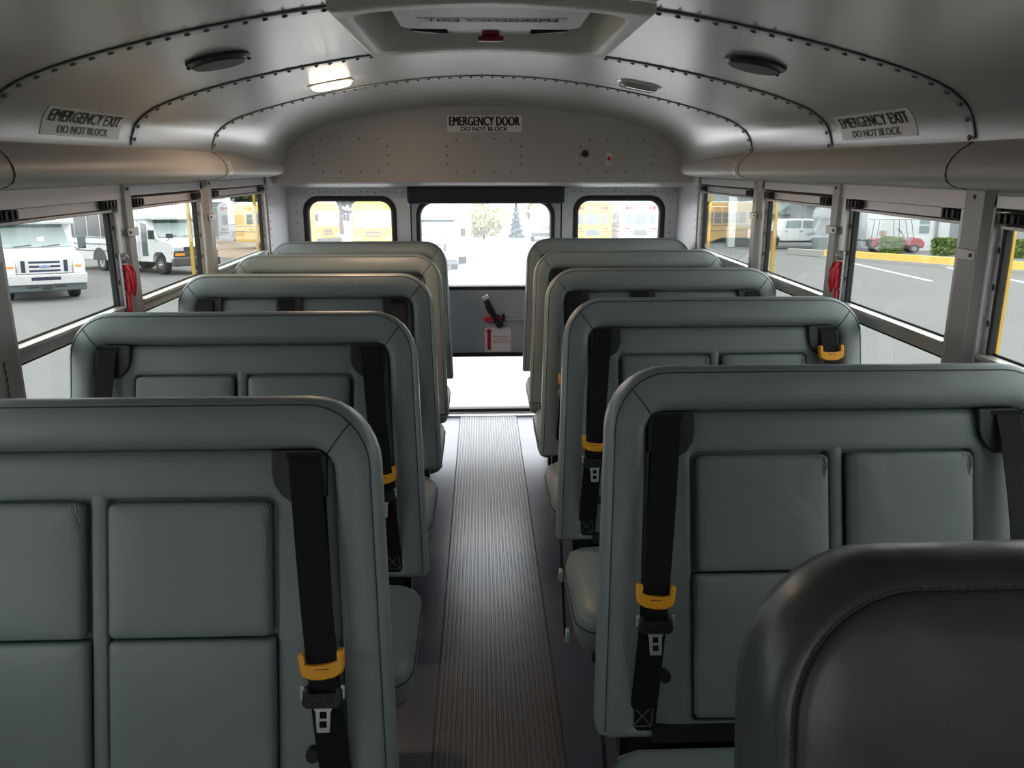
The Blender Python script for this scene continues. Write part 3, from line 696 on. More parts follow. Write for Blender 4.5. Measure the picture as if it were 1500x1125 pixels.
    for gu, sg, adj, wh in guides:
        # belt guide plate: straight on the outer side, curved on the inner side
        w0 = .047
        P = [(-w0, -.078), (-w0, -.010), (-w0+.010, .0), (w0, .0), (w0, -.040), (w0-.005, -.058), (w0-.016, -.074), (w0-.034, -.086), (w0-.06, -.086)]
        gv = top-.0895
        zin = -.014
        mb = MB(); mb.loft([[pt(gu+sg*u*s2, gv+v, n) for u, v in P] for n, s2 in ((zin-.012, 1), (zin+.010, 1), (zin+.013, .97))]); gp = build('belt_guide', mb, PLATE, root, bevel=.0015)
        mb = MB(); c = gu-sg*.010; mb.loft([[pt(u, v, n) for u, v in rrect(c-.031, c+.031, gv-.013, gv-.004, .0035, 4)] for n in (zin+.0132, zin+.0145)]); build('guide_slot', mb, mat('slot_black', (.003, .003, .003), .8), gp)
        # shoulder belt
        ub, vb = (gu-.070, .395) if wh == 1 else (gu+(.03 if wh == 0 else -.03), .40)
        def bel(v):                                   # centre of the belt at height v
            t = (gv-.012-v)/(gv-.012-vb); return gu-sg*.010+(ub-gu+sg*.010)*(t**.92), zin+.016+.030*math.sin(min(1, t*1.15)*3.14)**.8*(1 if wh != 2 else .5)
        mb = MB(); L = []
        K = 18
        for i in range(K+1):
            v = gv-.012+(vb-gv+.012)*i/K; u, n = bel(v); h = .0265
            if wh == 0 and kind == 'child': h *= .9
            L.append([pt(u-h, v, n), pt(u+h, v, n), pt(u+h, v, n+.0022), pt(u-h, v, n+.0022)])
        mb.loft(L); sb = build('shoulder_belt', mb, WEB, root, ang=60)
        # second webbing layer behind, slightly outboard
        if wh == 1:
            mb = MB(); L = []
            for i in range(9):
                t = i/8; v = gv-.02-(gv-.75)*t; L.append([pt(gu-.041-.014*t, v, -.013), pt(gu-.022*t, v, -.013), pt(gu-.022*t, v, -.011), pt(gu-.041-.014*t, v, -.011)])
            mb.loft(L); build('lap_webbing', mb, WEB, sb)
            mb = MB(); uu = ub+.050; mb.cyl(pt(uu, .532, -.03), pt(uu, .532, .006), .014, .012, 16); build('anchor_knob', mb, BLACK, root)
        # stitched box near the end
        mb = MB(); u, n = bel(.475); u2, n2 = bel(.435)
        def ln(a, b, wd=.0011):
            (ua, va), (ub2, vb2) = a, b; d = V(ub2-ua, vb2-va, 0).normalized(); p = V(-d.y, d.x, 0)*wd
            mb.loft([[pt(ua+p.x, va+p.y, n+.0026), pt(ub2+p.x, vb2+p.y, n+.0026), pt(ub2-p.x, vb2-p.y, n+.0026), pt(ua-p.x, va-p.y, n+.0026)], [pt(ua+p.x, va+p.y, n+.0036), pt(ub2+p.x, vb2+p.y, n+.0036), pt(ub2-p.x, vb2-p.y, n+.0036), pt(ua-p.x, va-p.y, n+.0036)]])
        A, B, C_, D = (u-.020, .478), (u+.018, .478), (u2+.018, .440), (u2-.020, .440)
        for a, b in ((A, B), (B, C_), (C_, D), (D, A), (A, C_), (B, D), ((A[0], A[1]+.008), (B[0], B[1]+.008))): ln(a, b, .0008)
        build('stitching', mb, STITCH, sb, smooth=False)
        # orange adjuster
        u, n = bel(adj); ang = math.atan2(bel(adj+.05)[0]-bel(adj-.05)[0], .1)
        def q(a, b, nn): return pt(u+a*math.cos(ang)+b*math.sin(ang), adj-a*math.sin(ang)+b*math.cos(ang), n+nn)
        mb = MB()
        P = [(-.038, .0215), (-.029, .0225), (-.028, .016), (-.0285, .005), (-.015, .0015), (0, .001), (.015, .0015), (.0285, .005), (.028, .016), (.029, .0225), (.037, .0215), (.038, .014), (.0365, .011), (.038, .007), (.0365, .003), (.037, -.002), (.034, -.014), (.020, -.0215), (0, -.0235), (-.020, -.0215), (-.034, -.014), (-.037, -.002), (-.0365, .003), (-.038, .007), (-.0365, .011), (-.038, .014)]
        mb.loft([[q(a*s2, b*s2, nn) for a, b in P] for nn, s2 in ((-.006, 1), (.008, 1), (.011, .94))]); ad = build('belt_adjuster', mb, ORANGE, sb, bevel=.0012, ang=40)
        mb = MB(); mb.loft([[q(a, b, nn) for a, b in ((-.012, -.0065), (.012, -.0055), (.011, -.0045), (-.011, -.005))] for nn in (.0105, .0118)]); build('adjuster_slit', mb, DRED, ad)
        # buckle tongue
        bv = adj-.052; ub_, n = bel(bv); u = ub_+.004
        def q2(a, b, nn): return pt(u+a, bv+b, n+nn)
        mb = MB()
        P = [(-.033, .012), (-.026, .018), (-.024, .008), (.024, .008), (.026, .018), (.033, .012), (.034, -.010), (.028, -.017), (-.028, -.017), (-.034, -.010)]
        mb.loft([[q2(a*s2, b*s2, nn) for a, b in P] for nn, s2 in ((-.004, 1), (.011, 1), (.014, .93))])
        for c in (-.010, .010): mb.loft([[q2(a+c, b, nn) for a, b in ((-.008, -.008), (.008, -.008), (.008, .004), (-.008, .004))] for nn in (.013, .0155)])
        bk = build('buckle', mb, BLACK, sb, bevel=.0015)
        mb = MB()
        for c in (-.0335, .0335): mb.loft([[q2(a+c, b, nn) for a, b in ((-.003, -.004), (.003, -.004), (.003, .019), (-.003, .017))] for nn in (.0, .008)])
        fr = [((-.0145, -.0105), (-.016, -.016), (-.009, -.055), (-.006, -.055), (-.007, -.016)), ((.0145, -.0105), (.016, -.016), (.009, -.055), (.006, -.055), (.007, -.016))]
        def slab(P): mb.loft([[q2(a, b, nn) for a, b in P] for nn in (.004, .0068)])
        slab([(-.018, -.014), (.018, -.014), (.013, -.024), (-.013, -.024)])
        slab([(-.0125, -.023), (-.006, -.023), (-.006, -.052), (-.0115, -.052)]); slab([(.0125, -.023), (.006, -.023), (.006, -.052), (.0115, -.052)])
        slab([(-.0115, -.050), (.0115, -.050), (.0105, -.058), (-.0105, -.058)]); slab([(-.0070, -.035), (.0070, -.035), (.0070, -.0395), (-.0070, -.0395)])
        build('buckle_tongue', mb, CHROME, bk, bevel=.0006)
    return tag(root, label, 'seat', group)

GL, GR = 'seats left of the aisle', 'seats right of the aisle'
CL, CR = -.672, .680
LH = dict(hwA=.468, hwW=.470); RH = dict(hwA=.450, hwW=.462)
mkseat('teal-grey bus seat nearest the viewer on the left, with child pads and orange adjuster', CL, 1.36, False, 'child', group=GL, aadj=.692, **LH)
mkseat('teal-grey bus seat, second from the front on the left of the aisle', CL, 2.23, False, 'child', group=GL, aadj=.690, **LH)
mkseat('teal-grey bus seat with three belt guides, third from the front on the left', CL, 3.05, False, 'three', group=GL, **LH)
mkseat('teal-grey bus seat fourth from the front on the left, last but one', CL, 3.73, False, 'three', group=GL, **LH)
mkseat('teal-grey rearmost bus seat on the left, before the left rear window', CL, 4.40, False, 'three', group=GL, **LH)
mkseat('teal-grey bus seat on the right just behind the dark near barrier, two child pads', CR, 1.56, True, 'child', group=GR, aadj=.693, **RH)
mkseat('teal-grey bus seat on the right, second row, orange adjusters on both belts', CR, 2.44, True, 'child', group=GR, wadj=.955, aadj=.700, **RH)
mkseat('teal-grey bus seat with three belt guides, third row right of the aisle', CR, 3.18, True, 'three', group=GR, aadj=.70, **RH)
mkseat('teal-grey bus seat fourth row right of the aisle, last but one', CR, 3.90, True, 'three', group=GR, **RH)
mkseat('teal-grey rearmost bus seat on the right, before the right rear window', CR, 4.55, True, 'three', group=GR, **RH)

# near right barrier
r = empty('crash_barrier', (.700, .73-SL*1.125, 0))
def bp(u, v, n): return V(u, SL*v-n*NY, v+n*NZ)
def bring(d, n): return [bp(u-.018*max(0, (1.0-v)/.5)*(1 if u < 0 else 0), v, n) for u, v in rrect(-.445+d, .455-d, .44+d, 1.128-d, max(.04, .155-d*.8), 12, .03)]
mb = MB(); mb.loft([bring(d, n) for d, n in ((.02, -.115), (.004, -.098), (0, -.07), (.002, -.044), (.008, -.024), (.017, -.009), (.028, -.002), (.033, -.003), (.0355, -.006))]); br = build('barrier_pad', mb, VIND, r, ang=60)
mb = MB(); mb.loft([bring(d, n) for d, n in ((.0355, -.0062), (.039, -.002), (.050, .0015), (.08, .006), (.14, .010), (.20, .011))], False, True); build('barrier_panel', mb, VIND, br, ang=60)
mb = MB(); L8 = bring(.030, -.0005); mb.tube(bring(.0362, -.0045)[12:37], .0014, 5)
for k in range(12, 36):
    for j in range(4 if (L8[k+1]-L8[k]).length < .1 else 60): mb.dome(L8[k]+(L8[k+1]-L8[k])*(j/(4 if (L8[k+1]-L8[k]).length < .1 else 60)), (0, -1, .2), .0014, .0009, 5)
build('barrier_stitching', mb, SEAM, br)
for u in (-.33, .36):
    mb = MB(); mb.bb(u-.018, u+.018, .09, .14, 0, .50); mb.bb(u-.04, u+.04, .06, .17, 0, .01); build('leg', mb, STEEL, r, bevel=.004)
tag(r, 'dark rounded crash barrier pad at lower right, nearest the viewer', 'barrier')

# ------------------------------------------------------------------ outdoors: the yard slopes 3 degrees against the bus floor
OM = Matrix.Translation((0, 0, -.9)) @ Matrix.Rotation(R(-3.03), 4, 'X')
def oput(o, x, y, rz=0, z=0): o.matrix_world = OM @ Matrix.Translation((x, y, z)) @ Matrix.Rotation(rz, 4, 'Z'); return o
ASPH = mat('asphalt', (.155, .153, .15), .85, bump=.3, bscale=30, vary=.12, vscale=.35, spec=.25)
CONC = mat('pale_concrete', (.36, .35, .335), .85, bump=.1, bscale=10, vary=.06, vscale=.2)
DIRT = mat('brown_gravel', (.30, .22, .16), .95, bump=.3, bscale=8, vary=.2, vscale=.4)
LINE = mat('white_line_paint', (.80, .80, .78), .7)
CURBY = mat('yellow_curb_paint', (.80, .52, .12), .7, vary=.1, vscale=2)
BWH = mat('white_vehicle_paint', (.80, .80, .81), .22, coat=.3)
VGL = mat('vehicle_glass', (.10, .12, .12), .08, spec=.8)
VGLP = mat('pale_windshield', (.36, .42, .41), .10, spec=.8)
TYRE = mat('tyre_rubber', (.02, .02, .02), .8)
HUB = mat('wheel_hub', (.62, .62, .62), .3, .8)
BLK = mat('black_trim', (.02, .022, .024), .5)
GRT = mat('grey_trim', (.06, .065, .07), .5)
AMB = mat('amber_lens', (.85, .30, .01), .3)
HL = mat('headlamp_lens', (.62, .64, .66), .1, .3)
SYEL = mat('school_bus_yellow', (.80, .50, .06), .4)
LEAF = mat('dark_leaves', (.045, .085, .025), .8, vary=.5, vscale=1.5)
LEAFY = mat('yellow_green_leaves', (.40, .38, .18), .8, vary=.3, vscale=1.5)
LEAFB = mat('blue_green_leaves', (.11, .16, .17), .8, vary=.3, vscale=1.5)
BARK = mat('tree_bark', (.08, .06, .045), .9)
WBLD = mat('white_building_panel', (.66, .67, .68), .6, vary=.05, vscale=.4)
GBLD = mat('grey_building_panel', (.24, .26, .27), .6, vary=.06, vscale=.5)
GBLD2 = mat('pale_grey_siding', (.42, .45, .46), .6, vary=.05, vscale=.5)
DARKI = mat('dark_interior', (.05, .052, .05), .8)
GREEN = mat('green_grey_metal', (.27, .35, .32), .5)
FEN = mat('fence_mesh_grey', (.30, .31, .33), .7)
def oslab(name, m, pts, z0, z1, label=None, kind='structure'):
    mb = MB(); mb.loft([[V(x, y, z) for x, y in pts] for z in (z0, z1)]); o = build(name, mb, m, smooth=False); oput(o, 0, 0)
    if kind: o['kind'] = kind
    if label: o['label'] = label
    return o
oslab('ground', ASPH, [(-150, -30), (150, -30), (150, 180), (-150, 180)], -.3, 0, 'grey asphalt yard')
oslab('trim_%d' % TN[0], CONC, [(-1.6, 7.5), (1.8, 7.5), (8.5, 42), (14, 150), (-22, 150), (-9, 44)], 0, .012, 'pale concrete yard behind the bus'); TN[0] += 1
oslab('trim_%d' % TN[0], DIRT, [(-26, 50), (-12.2, 44), (-12, 75), (-30, 75)], 0, .02, 'brown gravel patch beyond the parked shuttle'); TN[0] += 1
def stripe(a, b, w=.12):
    a, b = V(*a), V(*b); d = (b-a).normalized(); p = V(-d.y, d.x)*w/2
    oslab('trim_%d' % TN[0], LINE, [tuple(a+p), tuple(b+p), tuple(b-p), tuple(a-p)], 0, .014, 'white painted parking line'); TN[0] += 1
stripe((17.4, 38.37), (15.62, 27.97), .16); stripe((20.73, 38.1), (18.1, 25.5), .16); stripe((22.71, 35.5), (20.8, 29.6), .16)
def obj_wall(name, m, a, b, h, t=.3, z=0, label='', cat='wall', extra=None):
    a, b = V(*a), V(*b); d = b-a; L = d.length; rz = math.atan2(d.y, d.x)
    r = empty(name); mb = MB(); mb.bb(0, L, 0, t, z, h); build('wall_panel', mb, m, r, smooth=False)
    if extra: extra(r, L)
    oput(r, a.x, a.y, rz); return tag(r, label, cat)
# yellow curb on the right
def mkcurb(r, L):
    mb = MB(); mb.bb(-.1, L, -.14, .0, 0, .13); build('curb_base', mb, CONC, r, smooth=False)
obj_wall('curb', CURBY, (17.80, 42.4), (21.5, 30.2), .43, .25, .10, 'yellow painted low curb wall along the right parking bays', 'curb', mkcurb)
r = empty('curb'); mb = MB(); mb.bb(0, 3.4, 0, .3, 0, .36); build('concrete_block', mb, CONC, r, smooth=False, bevel=.03); oput(r, 17.2, 46.0, R(-72)); tag(r, 'bare concrete end of the curb left of the yellow wall', 'curb')

def wheel(r, x, y, rad=.38, w=.26, name='wheel'):
    s = 1 if x > 0 else -1
    mb = MB(); P = [(w/2, rad*.62), (w/2, rad*.93), (w*.36, rad), (-w*.36, rad), (-w/2, rad*.93), (-w/2, rad*.62)]
    mb.loft([[V(x+a, y+q*math.cos(6.28318*i/28), rad+q*math.sin(6.28318*i/28)) for i in range(28)] for a, q in P], True, True)
    t = build(name, mb, TYRE, r, ang=50)
    mb = MB(); mb.cyl((x+s*w*.5, y, rad), (x+s*w*.42, y, rad), rad*.60, rad*.45, 24); mb.cyl((x+s*w*.42, y, rad), (x+s*w*.60, y, rad), rad*.2, rad*.15, 16)
    for k in range(8):
        a = 6.28318*k/8; mb.dome((x+s*w*.46, y+rad*.34*math.cos(a), rad+rad*.34*math.sin(a)), (s, 0, 0), .035, .03, 6)
    build('wheel_hub', mb, HUB, t)
def shuttle(style, label, x, y, rz):
    r = empty('shuttle_bus'); ford = style == 'oval'
    # passenger body
    mb = MB(); L = []
    def sec(yy, xs, z0, z1, rr): return [V(a, yy, b) for a, b in rrect(-xs, xs, z0, z1, rr, 5, .04)]
    mb.loft([sec(1.25, 1.12, .50, 2.88, .25), sec(1.40, 1.19, .45, 2.95, .25), sec(7.2, 1.19, .45, 2.95, .25), sec(7.3, 1.13, .5, 2.9, .25)])
    # cap over the cab
    z0 = 2.12 if not ford else 2.08
    mb.loft([sec(.12 if not ford else .0, .86, z0+.06, z0+.25, .08), sec(.20, 1.04, z0, 2.48, .15), sec(.55, 1.12, z0, 2.78, .22), sec(1.35, 1.18, z0-.02, 2.94, .25)])
    build('coach_body', mb, BWH, r, ang=50)
    # cab
    mb = MB()
    prof = [(-.92, .62), (-.97, .98), (-.90, 1.14), (-.80, 1.20), (.02, 1.34), (.10, 1.38), (.68, 2.14), (1.3, 2.16), (1.3, .48), (.46, .48), (.42, .70), (.22, .88), (-.22, .88), (-.42, .70), (-.46, .50), (-.86, .50)]
    mb.loft([[V(-1.0, a, b) for a, b in prof], [V(-1.01, a, b) for a, b in prof], [V(1.0, a, b) for a, b in prof]])
    build('cab_body', mb, BWH, r, bevel=.06, seg=3)
    mb = MB()
    def wsh(a, t, d=.012): return V(a, .13+(.66-.13)*t-d, 1.42+(2.10-1.42)*t+d)
    mb.loft([[wsh(-.90, 0), wsh(.90, 0), wsh(.80, 1), wsh(-.80, 1)], [wsh(-.90, 0, .03), wsh(.90, 0, .03), wsh(.80, 1, .03), wsh(-.80, 1, .03)]]); build('windshield', mb, VGLP, r, smooth=False, bevel=.01)
    mb = MB(); mb.loft([[wsh(-.80, .78, .032), wsh(.80, .78, .032), wsh(.79, .99, .032), wsh(-.79, .99, .032)], [wsh(-.80, .78, .036), wsh(.80, .78, .036), wsh(.79, .99, .036), wsh(-.79, .99, .036)]]); build('sun_strip', mb, mat('green_tint', (.05, .12, .11), .2), r, smooth=False)
    mb = MB(); mb.tube([wsh(-.55, -.02, .05), wsh(-.1, .05, .05)], .012); mb.tube([wsh(.15, -.02, .05), wsh(.62, .05, .05)], .012); build('wiper', mb, BLK, r)
    for s in (-1, 1):
        mb = MB(); mb.loft([[V(s*q, a, b) for a, b in ((.30, 1.38), (.72, 2.02), (1.12, 2.05), (1.12, 1.38 if ford else .75), (.78, 1.38 if ford else .75))] for q in (.99, 1.015)]) if ford else mb.loft([[V(s*q, a, b) for a, b in ((.74, .70), (.74, 1.95), (1.12, 2.0), (1.12, .70))] for q in (.99, 1.015)]); build('side_glass', mb, VGL, r, smooth=False)
        mb = MB(); mb.box((s*1.20, .12, 1.55), (.20, .12, .34)); mb.tube([(s*1.0, .25, 1.42), (s*1.10, .14, 1.36), (s*1.18, .12, 1.42)], .014); mb.tube([(s*1.0, .2, 1.75), (s*1.18, .12, 1.66)], .012); build('side_mirror', mb, BLK, r, bevel=.03)
    wheel(r, .84, 0); wheel(r, -.84, 0); wheel(r, .90, 4.0, .38, .45); wheel(r, -.90, 4.0, .38, .45)
    # passenger side windows
    for s in (-1, 1):
        for k in range(5):
            a = 1.75+k*1.03; mb = MB(); mb.bb(s*1.185, s*1.20, a, a+.96, 1.42, 2.50); build('side_window', mb, mat('side_window_glass', (.085, .075, .08), .12, spec=.6), r, smooth=False)
        mb = MB()
        for zz in (1.36, 1.10, .82): mb.bb(s*1.188, s*1.205, 1.4, 7.2, zz, zz+.035)
        for zz in (3.7,): mb.loft([[V(s*q, 4+.52*math.cos(R(180*i/12)), .45+.52*math.sin(R(180*i/12))) for i in range(13)] for q in (1.15, 1.208)])
        build('body_trim', mb, GRT, r)
    # nose
    if ford:
        mb = MB(); mb.bb(-.68, .68, -1.03, -.95, .76, 1.15); mb.bb(-1.03, 1.03, -1.10, -.80, .46, .74); g = build('chrome_grille', mb, mat('bright_chrome', (.72, .72, .74), .25, .9), r, bevel=.02)
        mb = MB()
        for z in (.81, .925, 1.04): mb.bb(-.38, .38, -1.04, -1.025, z, z+.055)
        for s in (-1, 1): mb.bb(s*.47, s*.57, -1.04, -1.025, .80, 1.12)
        mb.bb(-.36, .36, -1.11, -1.095, .58, .67); build('grille_opening', mb, mat('blue_black', (.02, .022, .05), .5), g, smooth=False)
        mb = MB(); mb.loft([[V(.13*math.cos(6.283*i/24)*q, yy, .952+.052*math.sin(6.283*i/24)*q) for i in range(24)] for q, yy in ((1, -1.03), (1, -1.055), (.9, -1.06))]); e = build('oval_emblem_rim', mb, HL, g)
        mb = MB(); mb.loft([[V(.108*math.cos(6.283*i/24), yy, .952+.040*math.sin(6.283*i/24)) for i in range(24)] for yy in (-1.058, -1.064)]); build('blue_oval', mb, mat('emblem_blue', (.05, .13, .36), .3), e)
        mb = MB(); t = add_text(mb, 'Ford', .13, .042, lambda a, b: V(a, -1.066, .952+b)); build('emblem_script', mb, LINE, e, smooth=False)
        mb = MB(); mb.bb(-1.0, 1.0, -1.04, -.85, .27, .47); mb.bb(-.14, .14, -1.12, -1.05, .34, .48); build('bumper_valance', mb, mat('valance_grey', (.09, .105, .115), .5), r, bevel=.03)
        mb = MB()
        for s in (-1, 1): mb.bb(s*.20, s*.48, -1.045, -1.035, .37, .42)
        mb.bb(-.12, .12, -1.125, -1.115, .36, .46); build('bumper_slots', mb, BLK, r)
        for s in (-1, 1):
            mb = MB(); mb.bb(s*.70, s*1.01, -1.02, -.88, .74, 1.12); h = build('headlight', mb, mat('white_lamp', (.72, .73, .74), .15, coat=1), r, bevel=.02)
            mb = MB(); mb.bb(s*.74, s*.92, -1.03, -1.018, .92, .97); build('amber_marker', mb, AMB, h)
        mb = MB(); mb.bb(.25, .42, -.10, .05, 1.52, 1.70); 
        bmesh.ops.rotate(mb.b, verts=mb.b.verts, cent=(.33, .2, 1.5), matrix=Matrix.Rotation(R(-10), 3, 'Y')); bmesh.ops.translate(mb.b, verts=mb.b.verts, vec=(-.15, .32, .02)); build('paper_sheet', mb, LINE, r)
    else:
        mb = MB(); mb.bb(-.99, .99, -1.02, -.85, .70, .92); mb.bb(-1.0, 1.0, -1.10, -.75, .34, .66); build('front_bumper', mb, mat('dark_bumper', (.035, .042, .045), .5), r, bevel=.05)
        mb = MB(); mb.bb(-.55, .55, -1.03, -.90, .93, 1.08); g = build('grille', mb, BLK, r, bevel=.015)
        mb = MB(); c = (0, .955)
        mb.prism([(-.12, -1.035, .90), (-.045, -1.035, .90), (-.045, -1.035, .885), (.055, -1.035, .885), (.055, -1.035, .90), (.12, -1.035, .90), (.11, -1.035, .94), (.045, -1.035, .94), (.045, -1.035, .955), (-.055, -1.035, .955), (-.055, -1.035, .94), (-.11, -1.035, .94)], (0, -.012, 0)); build('gold_emblem', mb, mat('gold_emblem', (.75, .52, .12), .3, .6), g, bevel=.003)
        for s in (-1, 1):
            mb = MB(); mb.bb(s*.57, s*.97, -1.02, -.80, .93, 1.09); build('headlight', mb, HL, r, bevel=.02)
            mb = MB(); mb.bb(s*.55, s*.97, -1.035, -.85, .74, .84); build('turn_signal', mb, AMB, r, bevel=.015)
        for s in (-1, 1):
            mb = MB(); mb.box((s*.72, -.35, 1.50), (.24, .10, .17)); mb.tube([(s*.72, -.35, 1.42), (s*.80, -.30, 1.30), (s*.85, -.25, 1.26)], .012); build('hood_mirror', mb, BLK, r, bevel=.03)
    mb = MB()
    for k in (-.35, -.18, 0, .18, .35): mb.box((k, .42, 2.70), (.07, .05, .03))
    build('marker_lamp', mb, GBLD2, r)
    oput(r, x, y, rz); return tag(r, label, 'bus')
shuttle('oval', 'white shuttle bus with chrome grille and blue oval, seen through the nearest left window', -12.62, 23.85, R(36))
shuttle('plain', 'white shuttle bus with dark bumper and amber lights through the second left window', -12.05, 33.65, R(53))
shuttle('oval', 'white shuttle bus seen through the rear emergency door glass', -2.0, 35.1, R(-2))

def school_bus(label, x, y, rz, col=SYEL, length=9, name='school_bus'):
    r = empty(name); mb = MB()
    def sec(yy, xs, z0, z1, rr): return [V(a, yy, b) for a, b in rrect(-xs, xs, z0, z1, rr, 6, .05)]
    mb.loft([sec(0, 1.16, .50, 2.90, .35), sec(.08, 1.22, .45, 3.0, .4), sec(length-.08, 1.22, .45, 3.0, .4), sec(length, 1.16, .5, 2.92, .35)]); build('bus_body', mb, col, r, ang=50)
    mb = MB(); mb.loft([sec(.2, 1.0, 2.80, 3.05, .24), sec(length-.2, 1.0, 2.80, 3.05, .24)]); build('white_roof', mb, BWH, r, ang=50)
    # front
    mb = MB(); mb.bb(-1.08, -.02, -.02, .0, 1.50, 2.45); mb.bb(.02, 1.08, -.02, .0, 1.50, 2.45); build('windshield', mb, mat('grey_glass', (.34, .36, .38), .15), r, bevel=.01)
    mb = MB(); 
    for k in range(5): mb.bb(-.45, .45, -.025, 0, .98+.08*k, 1.02+.08*k)
    mb.bb(-1.15, 1.15, -.18, 0, .48, .74); build('front_grille', mb, GRT, r)
    for s in (-1, 1):
        mb = MB(); mb.cyl((s*.88, -.03, .95), (s*.88, 0, .95), .12, .12, 16); build('headlight', mb, HL, r)
        mb = MB(); mb.cyl((s*.90, -.03, 1.25), (s*.90, 0, 1.25), .09, .09, 14); mb.cyl((s*.80, -.03, 2.68), (s*.80, 0, 2.68), .10, .10, 14); build('amber_lamp', mb, AMB, r)
        mb = MB(); mb.box((s*1.36, -.30, 2.05), (.18, .12, .42)); mb.tube([(s*1.15, 0, 2.35), (s*1.34, -.28, 2.28)], .02); build('side_mirror', mb, BLK, r, bevel=.03)
        for yy in (1.9, length-2.4): wheel(r, s*1.02, yy, .48, .3)
        n = int((length-1.6)/.78)
        for k in range(n):
            mb = MB(); a = 1.3+k*.78; mb.bb(s*1.215, s*1.232, a, a+.62, 1.62, 1.95); mb.bb(s*1.215, s*1.232, a, a+.62, 1.98, 2.32); build('side_window', mb, VGL, r, smooth=False)
        mb = MB(); mb.bb(s*1.215, s*1.235, .3, length-.1, 1.46, 1.50); mb.bb(s*1.215, s*1.235, .3, length-.1, 1.12, 1.16); build('rub_rail', mb, BLK, r)
    # rear end
    e = length
    mb = MB(); mb.bb(-.42, .42, e, e+.02, 1.62, 2.25); mb.bb(-.42, .42, e, e+.02, .90, 1.25); build('rear_door_glass', mb, VGL, r, smooth=False)
    for s in (-1, 1):
        mb = MB(); mb.bb(s*.58, s*.92, e, e+.02, 1.62, 2.22); build('rear_window', mb, VGL, r, smooth=False)
        mb = MB(); mb.cyl((s*.85, e, 2.62), (s*.85, e+.03, 2.62), .13, .13, 14); mb.cyl((s*.6, e, 2.62), (s*.6, e+.03, 2.62), .09, .09, 14); mb.bb(s*.70, s*1.0, e, e+.03, 1.28, 1.38); build('red_lamp', mb, mat('red_lens', (.62, .05, .04), .3), r)
    mb = MB(); mb.bb(-1.15, 1.15, e, e+.15, .48, .72); mb.bb(-1.12, -.48, e, e+.02, 1.12, 1.16); mb.bb(.48, 1.12, e, e+.02, 1.12, 1.16); build('rear_bumper', mb, BLK, r)
    oput(r, x, y, rz); return tag(r, label, 'bus')
school_bus('yellow school bus facing the viewer through the left rear window', -6.3, 48.5, R(-4))
school_bus('yellow school bus side-on at the left edge of the left rear window', -9.9, 54.0, R(60), length=7)
school_bus('yellow school bus rear end seen through the right rear window', 7.05, 61.6, R(180))
school_bus('white bus rear end beside the yellow bus, through the right rear window', 10.1, 61.6, R(180), BWH, name='white_bus')
school_bus('white bus at the right edge of the right rear window', 13.0, 62.0, R(180), BWH, name='white_bus')
school_bus('white bus partly seen at the right edge of the door glass', 5.1, 66, R(-3), BWH, 8, name='white_bus')
# white van beside the fence far left
def tree(label, x, y, h, rad, leaf, n=1100, cone=False, name='tree', low=.12, size=.14):
    r = empty(name); mb = MB(); mb.cyl((0, 0, 0), (.05, 0, h*.6), h*.03+.03, .03, 8); build('trunk', mb, BARK, r)
    mb = MB(); blobs = [(random.uniform(-.6, .6)*rad, random.uniform(-.6, .6)*rad, h*random.uniform(.35, .85), rad*random.uniform(.35, .6)) for _ in range(9)]
    for _ in range(n):
        if cone:
            t = random.random()**1.4; z = h*(low+(1-low)*t); rr = rad*(1-t)*(.55+.45*random.random())*(.75+.25*math.sin(t*40)); a = random.uniform(0, 6.283); p = V(rr*math.cos(a), rr*math.sin(a), z)
        else:
            bx_, by_, bz_, br_ = random.choice(blobs); d = V(random.gauss(0, 1), random.gauss(0, 1), random.gauss(0, 1)).normalized(); p = V(bx_, by_, bz_)+d*br_*random.uniform(.75, 1.05)*V(1, 1, 1.1).x
            if p.z < h*low: p.z = h*low+random.random()*.3
        d = V(random.gauss(0, 1), random.gauss(0, 1), random.gauss(0, 1)).normalized(); a = d.orthogonal().normalized()*size; b = d.cross(a.normalized())*size*.6
        vs_ = [mb.b.verts.new(p+q) for q in (a, b, -a, -b)]; mb.face(vs_)
    build('foliage', mb, leaf, r, smooth=False); oput(r, x, y, random.uniform(0, 6)); return tag(r, label, 'tree', None)
tree('pale yellow-green round tree left of the conifer behind the bus', .2, 75, 2.6, 2.1, LEAFY, 2200, size=.2, low=.05)
tree('blue-grey conifer in the middle of the rear door glass', 3.2, 77, 3.2, .95, LEAFB, 1100, True, low=.02)
tree('pale yellow-green tree just right of the conifer', 6.3, 80, 2.9, 1.9, LEAFY, 2000, size=.2, low=.05)
tree('pale yellow-green shrub at far left of the trees, beside the white shuttle', -4.6, 77, 2.2, 1.3, LEAFY, 1100, size=.16, name='bush')
tree('tall thin grey-green tree right of the conifer', 6.6, 88, 4.3, 1.0, LEAFB, 900)
tree('small grey-green tree at right of the door glass', 10.2, 87, 3.4, 1.0, LEAFB, 700)
for i, (x, y, h, rd) in enumerate(((-29, 78, 8, 3.2), (-22, 84, 7.5, 3.0), (-37, 75, 8, 3.2), (-15.5, 93, 9, 3.0), (-45, 70, 7, 3.2))):
    tree(('big dark green tree behind the grey fence, first from the left', 'big dark green tree above the grey fence in the last left window', 'big dark green tree behind the white shuttle roof', 'big dark green tree just left of the rear corner pillar', 'big dark green tree at far left beyond the fence')[[2, 1, 0, 3, 4][i]], x, y, h, rd, LEAF, 2200, size=.34)
tree('yellowish bush on the slope between the two white shuttles', -24.5, 48, 3.4, 2.4, mat('autumn_leaves', (.34, .27, .13), .9, vary=.4, vscale=1), 2200, name='bush', low=.0, size=.2)
